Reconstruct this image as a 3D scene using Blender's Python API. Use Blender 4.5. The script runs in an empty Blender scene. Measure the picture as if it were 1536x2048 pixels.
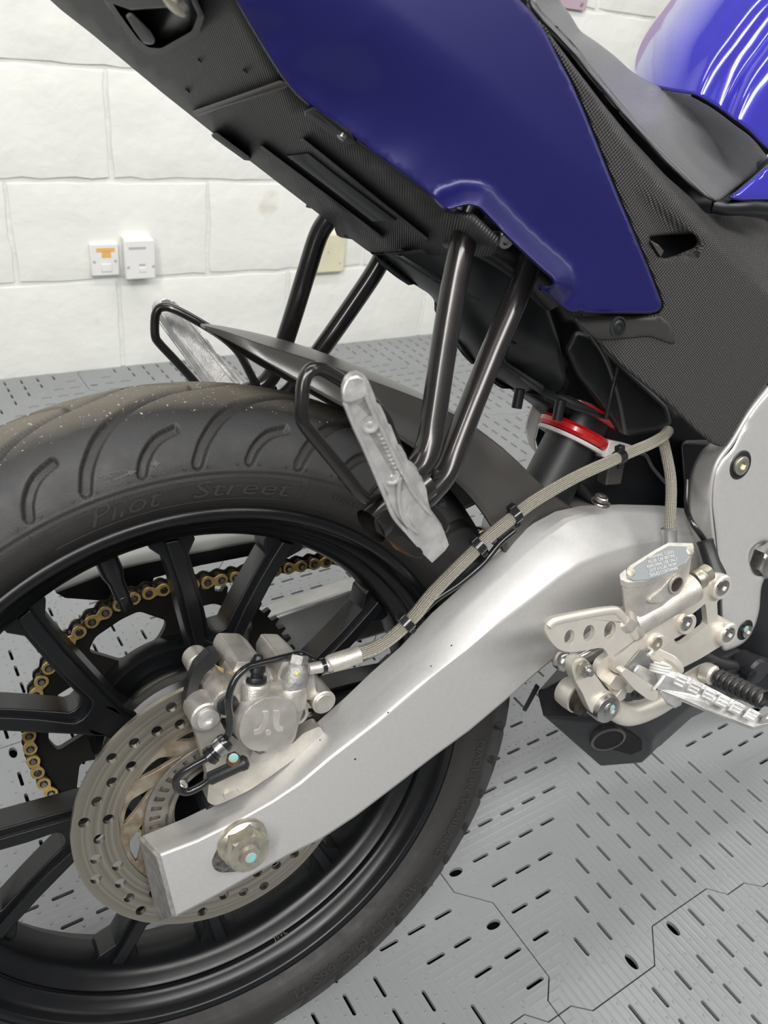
import bpy, math, random
import numpy as np
from mathutils import Vector, Matrix
from mathutils.geometry import tessellate_polygon
random.seed(7); rng = np.random.default_rng(7)
SC = bpy.context.scene
COL = SC.collection
# ------------------------------------------------------------------ camera
CAM = np.array([-0.13227690, -0.39657594, 0.86014376])
CR = np.array([0.88121019, -0.45956949, 0.11074512])
CU = np.array([0.16322518, 0.51566381, 0.84109951])
CF = np.array([0.44365092, 0.72310907, -0.52942151])
FPX = 1630.83
LEAN = -0.22853292
cam_data = bpy.data.cameras.new('camera')
cam = bpy.data.objects.new('camera', cam_data); COL.objects.link(cam)
cam.matrix_world = Matrix(((CR[0], CU[0], -CF[0], CAM[0]), (CR[1], CU[1], -CF[1], CAM[1]),
                           (CR[2], CU[2], -CF[2], CAM[2]), (0, 0, 0, 1)))
cam_data.sensor_fit = 'VERTICAL'; cam_data.sensor_height = 36.0
cam_data.lens = FPX / 2048 * 36.0
cam_data.clip_start = 0.02; cam_data.clip_end = 60
cam_data.dof.use_dof = True
cam_data.dof.focus_distance = 0.70
cam_data.dof.aperture_fstop = 12.0
SC.camera = cam
# ------------------------------------------------------------------ world, lights, exposure
SC.view_settings.view_transform = 'Standard'
SC.view_settings.look = 'None'
SC.view_settings.gamma = 1.0
SC.view_settings.use_curve_mapping = False
SC.view_settings.exposure = 0.0
world = bpy.data.worlds.new('world'); SC.world = world
world.use_nodes = True
bg = world.node_tree.nodes['Background']
bg.inputs[0].default_value = (0.93, 0.95, 1.0, 1)
bg.inputs[1].default_value = 0.20
def area(name, loc, target, sx, sy, power, color=(1, 0.98, 0.95)):
    d = bpy.data.lights.new(name, 'AREA'); d.shape = 'RECTANGLE'
    d.size = sx; d.size_y = sy; d.energy = power; d.color = color
    o = bpy.data.objects.new(name, d); COL.objects.link(o)
    o.location = loc
    o.rotation_euler = (Vector(target) - Vector(loc)).to_track_quat('-Z', 'Y').to_euler()
    return o
area('strip_lamp', (0.3, -1.65, 2.55), (0.4, 0.2, 0.3), 3.2, 0.4, 74)
area('strip_lamp', (0.6, 0.55, 2.6), (0.6, 0.55, 0), 3.2, 0.3, 32)
area('strip_lamp', (-1.6, -1.6, 2.5), (0.2, 0.2, 0.3), 0.3, 2.6, 62)
area('strip_lamp', (3.2, -0.6, 2.5), (0.8, 0.2, 0.3), 0.3, 2.6, 16)

# ------------------------------------------------------------------ geometry helpers
cl, sl = math.cos(LEAN), math.sin(LEAN)
BIKE = np.array([[1, 0, 0], [0, cl, -sl], [0, sl, cl]])
HUBZ = 0.314
WCEN = BIKE @ np.array([0, 0, HUBZ])
CB = (CAM - WCEN) @ BIKE                      # camera in hub-centred bike axes
def P(px, py, y):
    """photo pixel on the bike's lengthwise plane y -> hub-centred bike coordinates"""
    d = (CF + (px - 768) / FPX * CR - (py - 1024) / FPX * CU) @ BIKE
    t = (y - CB[1]) / d[1]
    return CB + t * d
def PL(pts, y=None):
    return [P(p[0], p[1], p[2] if len(p) > 2 else y) for p in pts]
def XZ(pts, y):
    return [(float(a[0]), float(a[2])) for a in PL(pts, y)]

ROOT = None
MIR = False
def link(name, verts, faces, mat, parent=None, angle=35, smooth=True, zoff=None):
    me = bpy.data.meshes.new(name)
    v = np.asarray(verts, dtype=float).reshape(-1, 3).copy()
    if MIR: v[:, 1] *= -1; faces = [tuple(reversed(f)) for f in faces]
    if zoff is None and parent is not None and parent.get('bike'):
        v[:, 2] += HUBZ
    me.from_pydata(v.tolist(), [], [tuple(int(i) for i in f) for f in faces])
    me.validate()
    if smooth:
        me.shade_smooth()
        if angle: me.set_sharp_from_angle(angle=math.radians(angle))
    if mat: me.materials.append(mat)
    o = bpy.data.objects.new(name, me); COL.objects.link(o)
    if parent is not None:
        o.parent = parent
        if parent.get('bike'): o['bike'] = 1
    return o
def fixn(o):
    import bmesh
    bm = bmesh.new(); bm.from_mesh(o.data); bmesh.ops.recalc_face_normals(bm, faces=bm.faces); bm.to_mesh(o.data); bm.free()
    return o
def bevel(o, w, seg=2, ang=35):
    m = o.modifiers.new('bevel', 'BEVEL'); m.width = w; m.segments = seg
    m.limit_method = 'ANGLE'; m.angle_limit = math.radians(ang); m.harden_normals = False
    return o
def subs(o, n=2):
    m = o.modifiers.new('subsurf', 'SUBSURF'); m.levels = n; m.render_levels = n
    return o
def catmull(pts, n=6):
    p = [np.asarray(a, float) for a in pts]
    if len(p) < 3: 
        return np.array([p[0] + (p[-1] - p[0]) * t for t in np.linspace(0, 1, n + 1)])
    p = [2 * p[0] - p[1]] + p + [2 * p[-1] - p[-2]]
    out = []
    for i in range(1, len(p) - 2):
        for k in range(n):
            t = k / n
            out.append(0.5 * ((2 * p[i]) + (-p[i-1] + p[i+1]) * t + (2*p[i-1] - 5*p[i] + 4*p[i+1] - p[i+2]) * t*t + (-p[i-1] + 3*p[i] - 3*p[i+1] + p[i+2]) * t**3))
    out.append(p[-2])
    return np.array(out)
def slab(name, front, back, mat, parent, holes=(), bev=0.0, seg=2, angle=35):
    """front/back: equal-length lists of 3D points (outline); holes: list of (front, back) loops"""
    loops = [(front, back)] + list(holes)
    allf = []; allb = []; idx = []
    for fr, bk in loops:
        idx.append(list(range(len(allf), len(allf) + len(fr))))
        allf += [np.asarray(a, float) for a in fr]; allb += [np.asarray(a, float) for a in bk]
    A = np.array(allf)
    u = A - A.mean(0)
    _, _, vt = np.linalg.svd(u[:len(front)], full_matrices=False)
    pr = u @ vt[:2].T
    tris = tessellate_polygon([[Vector((float(pr[i][0]), float(pr[i][1]), 0)) for i in l] for l in idx])
    n = len(allf)
    faces = [tuple(t) for t in tris] + [tuple(n + i for i in reversed(t)) for t in tris]
    for l in idx:
        m = len(l)
        for k in range(m):
            a, b = l[k], l[(k + 1) % m]
            faces.append((a, b, n + b, n + a))
    o = link(name, allf + allb, faces, mat, parent, angle)
    fixn(o)
    if bev: bevel(o, bev, seg)
    return o
def plate(name, xz, y0, y1, mat, parent, holes=(), bev=0.0, seg=2, angle=35):
    f = lambda l, y: [(a[0], y, a[1]) for a in l]
    return slab(name, f(xz, y0), f(xz, y1), mat, parent, [(f(h, y0), f(h, y1)) for h in holes], bev, seg, angle)
def ring(c, r, n=20, rz=None, rot=0.0):
    rz = rz or r
    out = []
    for i in range(n):
        a = 2 * math.pi * i / n
        x, z = r * math.cos(a), rz * math.sin(a)
        out.append((c[0] + x * math.cos(rot) - z * math.sin(rot), c[1] + x * math.sin(rot) + z * math.cos(rot)))
    return out
def rounded(pts, r, n=4):
    """round the corners of a 2D/3D polygon"""
    out = []
    m = len(pts)
    for i in range(m):
        p0, p1, p2 = np.array(pts[i-1], float), np.array(pts[i], float), np.array(pts[(i+1) % m], float)
        a, b = p0 - p1, p2 - p1
        la, lb = np.linalg.norm(a), np.linalg.norm(b)
        rr = min(r if np.isscalar(r) else r[i], la * .48, lb * .48)
        s, e = p1 + a / la * rr, p1 + b / lb * rr
        for k in range(n + 1):
            t = k / n
            out.append(tuple((1-t)**2 * s + 2*t*(1-t) * p1 + t*t * e))
    return out
def frame_of(d):
    d = np.asarray(d, float); d = d / np.linalg.norm(d)
    a = np.array([0, 0, 1.0]) if abs(d[2]) < .9 else np.array([1.0, 0, 0])
    u = np.cross(a, d); u /= np.linalg.norm(u)
    return u, np.cross(d, u), d
def lathe(name, c, axis, prof, mat, parent, n=28, angle=35, cap=True, closed=False):
    """prof: list of (radius, distance along axis)"""
    u, v, d = frame_of(axis); c = np.asarray(c, float)
    V = []; F = []
    for r, h in prof:
        for i in range(n):
            a = 2 * math.pi * i / n + math.pi / n
            V.append(c + d * h + r * (u * math.cos(a) + v * math.sin(a)))
    m = len(prof)
    for j in range(m if closed else m - 1):
        for i in range(n):
            k = (i + 1) % n; j2 = (j + 1) % m
            F.append((j*n + i, j*n + k, j2*n + k, j2*n + i))
    if cap and not closed:
        F.append(tuple(range(n - 1, -1, -1))); F.append(tuple(range((m-1)*n, m*n)))
    return fixn(link(name, V, F, mat, parent, angle))
def tube(name, pts, r, mat, parent, n=12, smooth=6, uv=False, squash=1.0):
    pts = np.array([np.asarray(p, float) for p in pts])
    rs = np.full(len(pts), r) if np.isscalar(r) else np.array(r, float)
    if smooth:
        q = catmull(pts, smooth); rq = catmull(np.stack([rs, rs, rs], 1), smooth)[:, 0]
    else: q, rq = pts, rs
    T = np.gradient(q, axis=0); T /= np.linalg.norm(T, axis=1)[:, None] + 1e-12
    u, v, _ = frame_of(T[0]); V = []; F = []
    L = np.concatenate([[0], np.cumsum(np.linalg.norm(np.diff(q, axis=0), axis=1))])
    for i in range(len(q)):
        u = u - T[i] * (u @ T[i]); u /= np.linalg.norm(u); v = np.cross(T[i], u)
        for k in range(n):
            a = 2 * math.pi * k / n
            V.append(q[i] + rq[i] * (u * math.cos(a) + squash * v * math.sin(a)))
    for i in range(len(q) - 1):
        for k in range(n):
            k2 = (k + 1) % n
            F.append((i*n + k, i*n + k2, (i+1)*n + k2, (i+1)*n + k))
    F.append(tuple(range(n - 1, -1, -1))); F.append(tuple(range((len(q)-1)*n, len(q)*n)))
    o = link(name, V, F, mat, parent, 50)
    if uv:
        me = o.data; lay = me.uv_layers.new(name='uv')
        for poly in me.polygons:
            ks = [vi % n for vi in poly.vertices]
            wrap = (0 in ks) and (n - 1 in ks) and len(ks) == 4
            for li, vi in zip(poly.loop_indices, poly.vertices):
                k = vi % n
                if wrap and k == 0: k = n
                lay.data[li].uv = (k / n, L[vi // n] * 100)
    return o
def loft(name, secs, mat, parent, cap=True, angle=35, closed_ring=True):
    n = len(secs[0]); V = [p for s in secs for p in s]; F = []
    for j in range(len(secs) - 1):
        for i in range(n if closed_ring else n - 1):
            k = (i + 1) % n
            F.append((j*n + i, j*n + k, (j+1)*n + k, (j+1)*n + i))
    if cap and closed_ring:
        F.append(tuple(range(n - 1, -1, -1))); F.append(tuple(range((len(secs)-1)*n, len(secs)*n)))
    return fixn(link(name, V, F, mat, parent, angle))
def surf(name, rows, mat, parent, thick=0.003, sub=2, off=1.0, angle=50):
    """rows of equal length of 3D points -> smooth sheet with thickness"""
    n = len(rows[0]); V = [p for r in rows for p in r]; F = []
    for j in range(len(rows) - 1):
        for i in range(n - 1):
            F.append((j*n + i, j*n + i + 1, (j+1)*n + i + 1, (j+1)*n + i))
    o = link(name, V, F, mat, parent, 0)
    if sub: subs(o, sub)
    m = o.modifiers.new('solid', 'SOLIDIFY'); m.thickness = thick; m.offset = off
    return o
from mathutils.geometry import delaunay_2d_cdt
def panel(name, outline, yfun, mat, parent, step=14, thick=.003, holes=(), roll=0.0, rollw=14, place=None, angle=60, edge_n=None):
    """smooth shell over a pixel-traced outline; yfun gives the lateral depth of every point, edges rolled inwards"""
    def dens(l):
        o = []
        for i in range(len(l)):
            a, b = np.array(l[i], float), np.array(l[(i+1) % len(l)], float)
            k = max(1, int(np.linalg.norm(b - a) / step))
            for q in range(k): o.append(a + (b - a) * q / k)
        return o
    outline = rounded(outline, 9, 2); holes = [rounded(h, 5, 2) for h in holes]
    loops = [dens(outline)] + [dens(h) for h in holes]
    pts = []; edges = []; face0 = []; seg = []
    for li, l in enumerate(loops):
        n0 = len(pts); pts += l
        for i in range(len(l)):
            edges.append((n0 + i, n0 + (i+1) % len(l))); seg.append((l[i], l[(i+1) % len(l)]))
    sa = np.array([a for a, b in seg]); sb = np.array([b for a, b in seg])
    def dist(p):
        ab = sb - sa; t = np.clip(((p - sa) * ab).sum(1) / np.maximum((ab*ab).sum(1), 1e-9), 0, 1)
        return np.sqrt(((sa + ab * t[:, None] - p)**2).sum(1)).min()
    def ins(p, l):
        c = False
        for i in range(len(l)):
            a, b = l[i-1], l[i]
            if (a[1] > p[1]) != (b[1] > p[1]) and p[0] < (b[0]-a[0])*(p[1]-a[1])/(b[1]-a[1]) + a[0]: c = not c
        return c
    A = np.array(loops[0]); lo, hi = A.min(0), A.max(0)
    # a ring of points just inside the edge keeps the roll crisp
    if roll:
        for l in loops:
            n = len(l)
            for i in range(n):
                d = l[(i+1) % n] - l[i-1]; d /= np.linalg.norm(d) + 1e-9; nn = np.array([-d[1], d[0]])
                for sg in (1, -1):
                    for k in (.3, .65, 1.0):
                        q = l[i] + nn * sg * rollw * k
                        if ins(q, loops[0]) and not any(ins(q, h) for h in loops[1:]) and dist(q) > rollw * k * .85: pts.append(q)
    lim = rollw * 1.3 if roll else step * .45
    yy = lo[1] + step * .5; row = 0
    while yy < hi[1]:
        xx = lo[0] + (step * .5 if row % 2 else step)
        while xx < hi[0]:
            q = np.array([xx, yy])
            if ins(q, loops[0]) and not any(ins(q, h) for h in loops[1:]) and dist(q) > lim: pts.append(q)
            xx += step
        yy += step * .87; row += 1
    r = delaunay_2d_cdt([Vector((float(p[0]), float(p[1]))) for p in pts], edges, [], 0, 1e-4)
    v2, tri = r[0], r[2]
    keep = []
    for f in tri:
        c = np.mean([np.array(v2[i]) for i in f], axis=0)
        if ins(c, loops[0]) and not any(ins(c, h) for h in loops[1:]): keep.append(f)
    V = []
    for p in v2:
        p = np.array(p); d = dist(p); y = yfun(p[0], p[1])
        if roll and d < rollw: y += roll * (1 - math.sqrt(max(0, 1 - (1 - d / rollw)**2)))
        V.append(place(p[0], p[1], y) if place else P(p[0], p[1], y))
    F = []
    for f in keep:
        a, b, c = [np.array(V[i]) for i in f[:3]]
        nrm = np.cross(b - a, c - a)
        F.append(tuple(f) if nrm @ (CB - a) > 0 else tuple(reversed(f)))
    used = sorted({i for f in F for i in f}); mp = {i: k for k, i in enumerate(used)}
    o = link(name, [V[i] for i in used], [tuple(mp[i] for i in f) for f in F], mat, parent, angle)
    if thick:
        m = o.modifiers.new('solid', 'SOLIDIFY'); m.thickness = thick; m.offset = -1.0
    return o
def boxm(name, c, ax, half, mat, parent, bev=0.001, seg=2):
    """oriented box: ax = 3 direction vectors"""
    V = []
    for sx in (-1, 1):
        for sy in (-1, 1):
            for sz in (-1, 1):
                V.append(np.asarray(c, float) + sx*half[0]*np.asarray(ax[0], float) + sy*half[1]*np.asarray(ax[1], float) + sz*half[2]*np.asarray(ax[2], float))
    F = [(0,1,3,2),(4,6,7,5),(0,4,5,1),(2,3,7,6),(0,2,6,4),(1,5,7,3)]
    o = fixn(link(name, V, F, mat, parent, 35))
    if bev: bevel(o, bev, seg)
    return o
def socket_bolt(c, axis, r, h, mat, parent, name='bolt', n=24, depth=0.6, hexr=0.5):
    """round head bolt with a hexagonal socket; axis points outwards"""
    u, v, d = frame_of(axis); c = np.asarray(c, float); V = []; F = []
    prof = [(r, 0), (r, h*.8), (r*.86, h), (None, h), (None, h*(1-depth))]
    for rr, hh in prof:
        for i in range(n):
            a = 2 * math.pi * i / n
            q = rr
            if rr is None:
                s = (a % (math.pi / 3)) - math.pi / 6
                q = hexr * r * math.cos(math.pi / 6) / math.cos(s)
            V.append(c + d*hh + q*(u*math.cos(a) + v*math.sin(a)))
    for j in range(len(prof) - 1):
        for i in range(n):
            k = (i + 1) % n
            F.append((j*n + i, j*n + k, (j+1)*n + k, (j+1)*n + i))
    F.append(tuple(range((len(prof)-1)*n, len(prof)*n)))
    F.append(tuple(range(n - 1, -1, -1)))
    return fixn(link(name, V, F, mat, parent, 40))
def text_mesh(s, size=1.0, extrude=0.0, res=3):
    cu = bpy.data.curves.new('t', 'FONT'); cu.body = s; cu.size = size; cu.extrude = extrude
    cu.resolution_u = res; cu.align_x = 'CENTER'; cu.align_y = 'CENTER'
    ob = bpy.data.objects.new('t', cu); COL.objects.link(ob)
    dg = bpy.context.evaluated_depsgraph_get(); dg.update()
    me = bpy.data.meshes.new_from_object(ob.evaluated_get(dg))
    V = np.array([v.co[:] for v in me.vertices]); F = [tuple(p.vertices) for p in me.polygons]
    bpy.data.objects.remove(ob); bpy.data.curves.remove(cu); bpy.data.meshes.remove(me)
    return V, F
def text_on(name, s, c, right, up, size, mat, parent, ext=0.0003):
    V, F = text_mesh(s, size, ext)
    r = np.asarray(right, float); r /= np.linalg.norm(r)
    u = np.asarray(up, float); u -= r * (u @ r); u /= np.linalg.norm(u); nrm = np.cross(r, u)
    W = [np.asarray(c, float) + r*v[0] + u*v[1] + nrm*v[2] for v in V]
    return link(name, W, F, mat, parent, 0, smooth=False)

# ------------------------------------------------------------------ materials
def nmat(name, color, rough=0.5, metal=0.0, noise=0.0, nscale=60, bump=0.0, bscale=200, coat=0.0, rvar=0.0, spec=0.5, color2=None, detail=5, bdist=0.001, dirt=None):
    m = bpy.data.materials.new(name); m.use_nodes = True
    nt = m.node_tree; N = nt.nodes; Lk = nt.links
    b = N['Principled BSDF']
    b.inputs['Base Color'].default_value = (*color, 1)
    b.inputs['Roughness'].default_value = rough; b.inputs['Metallic'].default_value = metal
    b.inputs['Coat Weight'].default_value = coat; b.inputs['Coat Roughness'].default_value = 0.06
    b.inputs['Specular IOR Level'].default_value = spec
    tc = N.new('ShaderNodeTexCoord')
    def nz(scale, det=detail):
        n = N.new('ShaderNodeTexNoise'); n.inputs['Scale'].default_value = scale; n.inputs['Detail'].default_value = det
        Lk.new(tc.outputs['Object'], n.inputs['Vector']); return n
    if noise or color2:
        n = nz(nscale); r = N.new('ShaderNodeValToRGB'); c2 = color2 or tuple(max(0, c * (1 - noise)) for c in color)
        r.color_ramp.elements[0].position = .35; r.color_ramp.elements[1].position = .65
        r.color_ramp.elements[0].color = (*c2, 1); r.color_ramp.elements[1].color = (*color, 1)
        Lk.new(n.outputs['Fac'], r.inputs['Fac']); Lk.new(r.outputs['Color'], b.inputs['Base Color'])
        if dirt:
            n2 = nz(dirt[1], 8); r2 = N.new('ShaderNodeValToRGB'); r2.color_ramp.elements[0].position = dirt[2]; r2.color_ramp.elements[1].position = dirt[2] + .08
            mx = N.new('ShaderNodeMix'); mx.data_type = 'RGBA'
            Lk.new(n2.outputs['Fac'], r2.inputs['Fac']); Lk.new(r2.outputs['Color'], mx.inputs[0])
            Lk.new(r.outputs['Color'], mx.inputs[6]); mx.inputs[7].default_value = (*dirt[0], 1)
            Lk.new(mx.outputs[2], b.inputs['Base Color'])
    if rvar:
        n = nz(nscale * 1.7); mr = N.new('ShaderNodeMapRange')
        mr.inputs['To Min'].default_value = max(0, rough - rvar); mr.inputs['To Max'].default_value = rough + rvar
        mr.inputs['From Min'].default_value = .3; mr.inputs['From Max'].default_value = .7
        Lk.new(n.outputs['Fac'], mr.inputs['Value']); Lk.new(mr.outputs[0], b.inputs['Roughness'])
    if bump:
        n = nz(bscale, 3); bp = N.new('ShaderNodeBump'); bp.inputs['Strength'].default_value = bump; bp.inputs['Distance'].default_value = bdist
        Lk.new(n.outputs['Fac'], bp.inputs['Height']); Lk.new(bp.outputs[0], b.inputs['Normal'])
    return m
def mathn(nt, op, a, b=None, c=None):
    n = nt.nodes.new('ShaderNodeMath'); n.operation = op
    for i, v in enumerate((a, b, c)):
        if v is None: continue
        if isinstance(v, (int, float)): n.inputs[i].default_value = v
        else: nt.links.new(v, n.inputs[i])
    return n.outputs[0]
def bump_height(m, h, strength=0.5, dist=0.001):
    nt = m.node_tree; b = nt.nodes['Principled BSDF']
    bp = nt.nodes.new('ShaderNodeBump'); bp.inputs['Strength'].default_value = strength; bp.inputs['Distance'].default_value = dist
    nt.links.new(h, bp.inputs['Height'])
    if b.inputs['Normal'].is_linked:
        nt.links.new(b.inputs['Normal'].links[0].from_socket, bp.inputs['Normal'])
    nt.links.new(bp.outputs[0], b.inputs['Normal'])
def objxyz(m, rot=(0, 0, 0), uv=False):
    nt = m.node_tree
    tc = nt.nodes.new('ShaderNodeTexCoord'); mp = nt.nodes.new('ShaderNodeMapping'); mp.inputs['Rotation'].default_value = rot
    nt.links.new(tc.outputs['UV' if uv else 'Object'], mp.inputs['Vector'])
    s = nt.nodes.new('ShaderNodeSeparateXYZ'); nt.links.new(mp.outputs[0], s.inputs[0])
    return s.outputs
M = {}
M['rubber'] = nmat('tyre_rubber', (0.030, 0.028, 0.027), 0.60, 0, 0.25, 40, 0.25, 900, rvar=.08)
M['weave2'] = nmat('smooth_cover_plastic', (0.032, 0.031, 0.030), 0.42)
M['channel'] = nmat('cast_channel', (0.50, 0.49, 0.48), 0.45, 0.7, 0.35, 150, 0.2, 700)
M['oxide'] = nmat('oxidised_fitting', (0.36, 0.35, 0.34), 0.5, 0.6, 0.35, 200, 0.4, 600)
M['tone'] = nmat('dull_tone_ring', (0.24, 0.23, 0.21), 0.42, 0.6, 0.3, 80)
M['void'] = nmat('hole_shade_black', (0.002, 0.002, 0.002), 0.8)  # flat black painted for the shade inside the exhaust outlet
M['recess'] = nmat('mottled_dark_slot', (0.20, 0.19, 0.17), 0.6, 0.5, 0.6, 300, 0.5, 500, color2=(0.05, 0.045, 0.04))  # dark and light mottle for the plate set over the arm
M['letter'] = nmat('tyre_letter', (0.03, 0.029, 0.028), 0.42, 0)
M['rim'] = nmat('satin_black_paint', (0.0055, 0.006, 0.007), 0.30, 0, 0.2, 30, rvar=.03, spec=.4)
M['rimlip'] = nmat('worn_black_paint', (0.012, 0.0125, 0.014), 0.30, 0)
M['swing'] = nmat('silver_paint', (0.52, 0.515, 0.505), 0.42, 0.45, 0.05, 300, 0.04, 1500, rvar=.03, dirt=((0.25, 0.24, 0.22), 45, .74))
M['swing2'] = nmat('dull_aluminium', (0.45, 0.45, 0.44), 0.42, 0.8, 0.2, 25, rvar=.06)
M['frame'] = nmat('frame_silver', (0.62, 0.61, 0.595), 0.42, 0.5, 0.04, 200, rvar=.03)
M['cast'] = nmat('cast_aluminium', (0.66, 0.63, 0.58), 0.44, 0.65, 0.25, 60, 0.25, 1200, rvar=.08)
M['caliper'] = nmat('caliper_silver', (0.64, 0.61, 0.56), 0.40, 0.75, 0.25, 50, 0.3, 900, rvar=.08)
M['raw'] = nmat('raw_aluminium', (0.78, 0.77, 0.75), 0.38, 0.75, 0.25, 90, 0.15, 700, rvar=.08)
M['steel'] = nmat('steel', (0.55, 0.54, 0.52), 0.28, 1.0, 0.15, 80, rvar=.08)
M['zinc'] = nmat('zinc_yellowed', (0.62, 0.58, 0.45), 0.36, 0.9, 0.35, 120, 0.2, 500, color2=(0.42, 0.40, 0.36))
M['disc'] = nmat('brake_disc_steel', (0.46, 0.42, 0.35), 0.34, 0.95, 0.15, 50, rvar=.06)
M['disc_rust'] = nmat('disc_carrier', (0.40, 0.36, 0.29), 0.5, 0.7, 0.4, 90, 0.3, 500, color2=(0.24, 0.19, 0.13))
M['bracket'] = nmat('bracket_paint', (0.74, 0.70, 0.63), 0.40, 0.55, 0.08, 60, 0.08, 600)
M['tubeb'] = nmat('gloss_black_tube', (0.038, 0.035, 0.034), 0.24, 0.6, 0.2, 60, coat=.4)
M['black'] = nmat('black_plastic', (0.016, 0.017, 0.018), 0.42, 0, 0.2, 30, 0.1, 900)
M['dark'] = nmat('deep_black_plastic', (0.007, 0.008, 0.010), 0.40, 0, 0.2, 20)
M['fender'] = nmat('grey_black_plastic', (0.050, 0.047, 0.044), 0.27, 0, 0.15, 15, 0.08, 1500, spec=.8)
M['inner'] = nmat('inner_fender', (0.030, 0.033, 0.035), 0.38, 0, 0.25, 8)
M['blue'] = nmat('blue_paint_shaded', (0.009, 0.009, 0.095), 0.34, 0.2, 0, coat=.12, bump=.03, bscale=2500)  # darker copy of the bike's blue: the tail's shade is in the colour
M['blueg'] = nmat('blue_gloss_lit', (0.042, 0.036, 0.42), 0.18, 0.2, 0, coat=.9)  # brighter copy of the same blue: the tank's light is in the colour
M['gold'] = nmat('gold_chain', (0.95, 0.68, 0.26), 0.34, 0.75, 0.30, 200, rvar=.1)
M['grease'] = nmat('greasy_steel', (0.07, 0.055, 0.04), 0.42, 0.6, 0.5, 200)
M['sprocket'] = nmat('black_sprocket', (0.012, 0.011, 0.010), 0.45, 0.3, 0.3, 60)
M['exh'] = nmat('exhaust_black', (0.030, 0.031, 0.034), 0.42, 0.2, 0.2, 20, 0.1, 700)
M['red'] = nmat('red_plastic', (0.50, 0.008, 0.010), 0.22, 0, coat=.3)
M['white'] = nmat('white_plastic', (0.78, 0.77, 0.72), 0.4, 0)
M['greyp'] = nmat('grey_white_plastic', (0.62, 0.62, 0.60), 0.4, 0)
M['cyan'] = nmat('cyan_paint_dab', (0.10, 0.55, 0.62), 0.5, 0, color2=(0.4, 0.33, 0.22), nscale=500)
M['yellow'] = nmat('yellow_paint_dab', (0.75, 0.70, 0.08), 0.5, 0)
M['rust'] = nmat('rusty_steel', (0.22, 0.11, 0.05), 0.6, 0.5, 0.6, 150)
M['hose'] = nmat('braided_hose', (0.42, 0.38, 0.30), 0.34, 0.55)
M['cable'] = nmat('black_cable', (0.012, 0.012, 0.013), 0.22, 0, coat=.5)
M['seat'] = nmat('seat_vinyl', (0.125, 0.125, 0.13), 0.38, 0)
M['label'] = nmat('etched_plate', (0.30, 0.32, 0.33), 0.4, 0.6)
M['sticker'] = nmat('grey_sticker', (0.075, 0.078, 0.08), 0.38, 0)
M['glass'] = nmat('dark_glass', (0.03, 0.025, 0.02), 0.05, 0)
M['grip'] = nmat('pedal_rubber', (0.02, 0.02, 0.02), 0.35, 0)
M['print'] = nmat('white_print', (0.6, 0.6, 0.6), 0.5, 0)

def texture_dots(m, pitch, strength, rot=(0, 0, 0), dist=.0006, axes=(0, 2)):
    s = objxyz(m, rot); nt = m.node_tree; k = 2 * math.pi / pitch
    a = mathn(nt, 'SINE', mathn(nt, 'MULTIPLY', s[axes[0]], k)); b = mathn(nt, 'SINE', mathn(nt, 'MULTIPLY', s[axes[1]], k))
    bump_height(m, mathn(nt, 'MULTIPLY', a, b), strength, dist)
M['weave'] = nmat('woven_grain_plastic', (0.038, 0.036, 0.034), 0.44, 0)
texture_dots(M['weave'], .0029, 1.0, (0, 0, 0))
M['under'] = nmat('undertray_grain', (0.034, 0.034, 0.035), 0.46, 0)
def lines(m, pitch, strength, rot, axis=0, dist=.0005):
    s = objxyz(m, rot); nt = m.node_tree
    bump_height(m, mathn(nt, 'SINE', mathn(nt, 'MULTIPLY', s[axis], 2 * math.pi / pitch)), strength, dist)
lines(M['seat'], .0030, .55, (0, math.radians(-30), 0), 2)
# braid: crossing helices in uv
def braid(m):
    s = objxyz(m, uv=True); nt = m.node_tree
    a = mathn(nt, 'MULTIPLY', s[0], 2 * math.pi * 9); b = mathn(nt, 'MULTIPLY', s[1], 2 * math.pi * 4.5)
    h = mathn(nt, 'MULTIPLY', mathn(nt, 'SINE', mathn(nt, 'ADD', a, b)), mathn(nt, 'SINE', mathn(nt, 'SUBTRACT', a, b)))
    bump_height(m, h, 1.0, .0008)
    r = nt.nodes.new('ShaderNodeValToRGB'); r.color_ramp.elements[0].color = (.30, .27, .20, 1); r.color_ramp.elements[1].color = (.80, .75, .64, 1)
    r.color_ramp.elements[0].position = .1; r.color_ramp.elements[1].position = .6
    nt.links.new(mathn(nt, 'ADD', mathn(nt, 'MULTIPLY', h, .5), .5), r.inputs['Fac']); nt.links.new(r.outputs[0], nt.nodes['Principled BSDF'].inputs['Base Color'])
braid(M['hose'])
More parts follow.
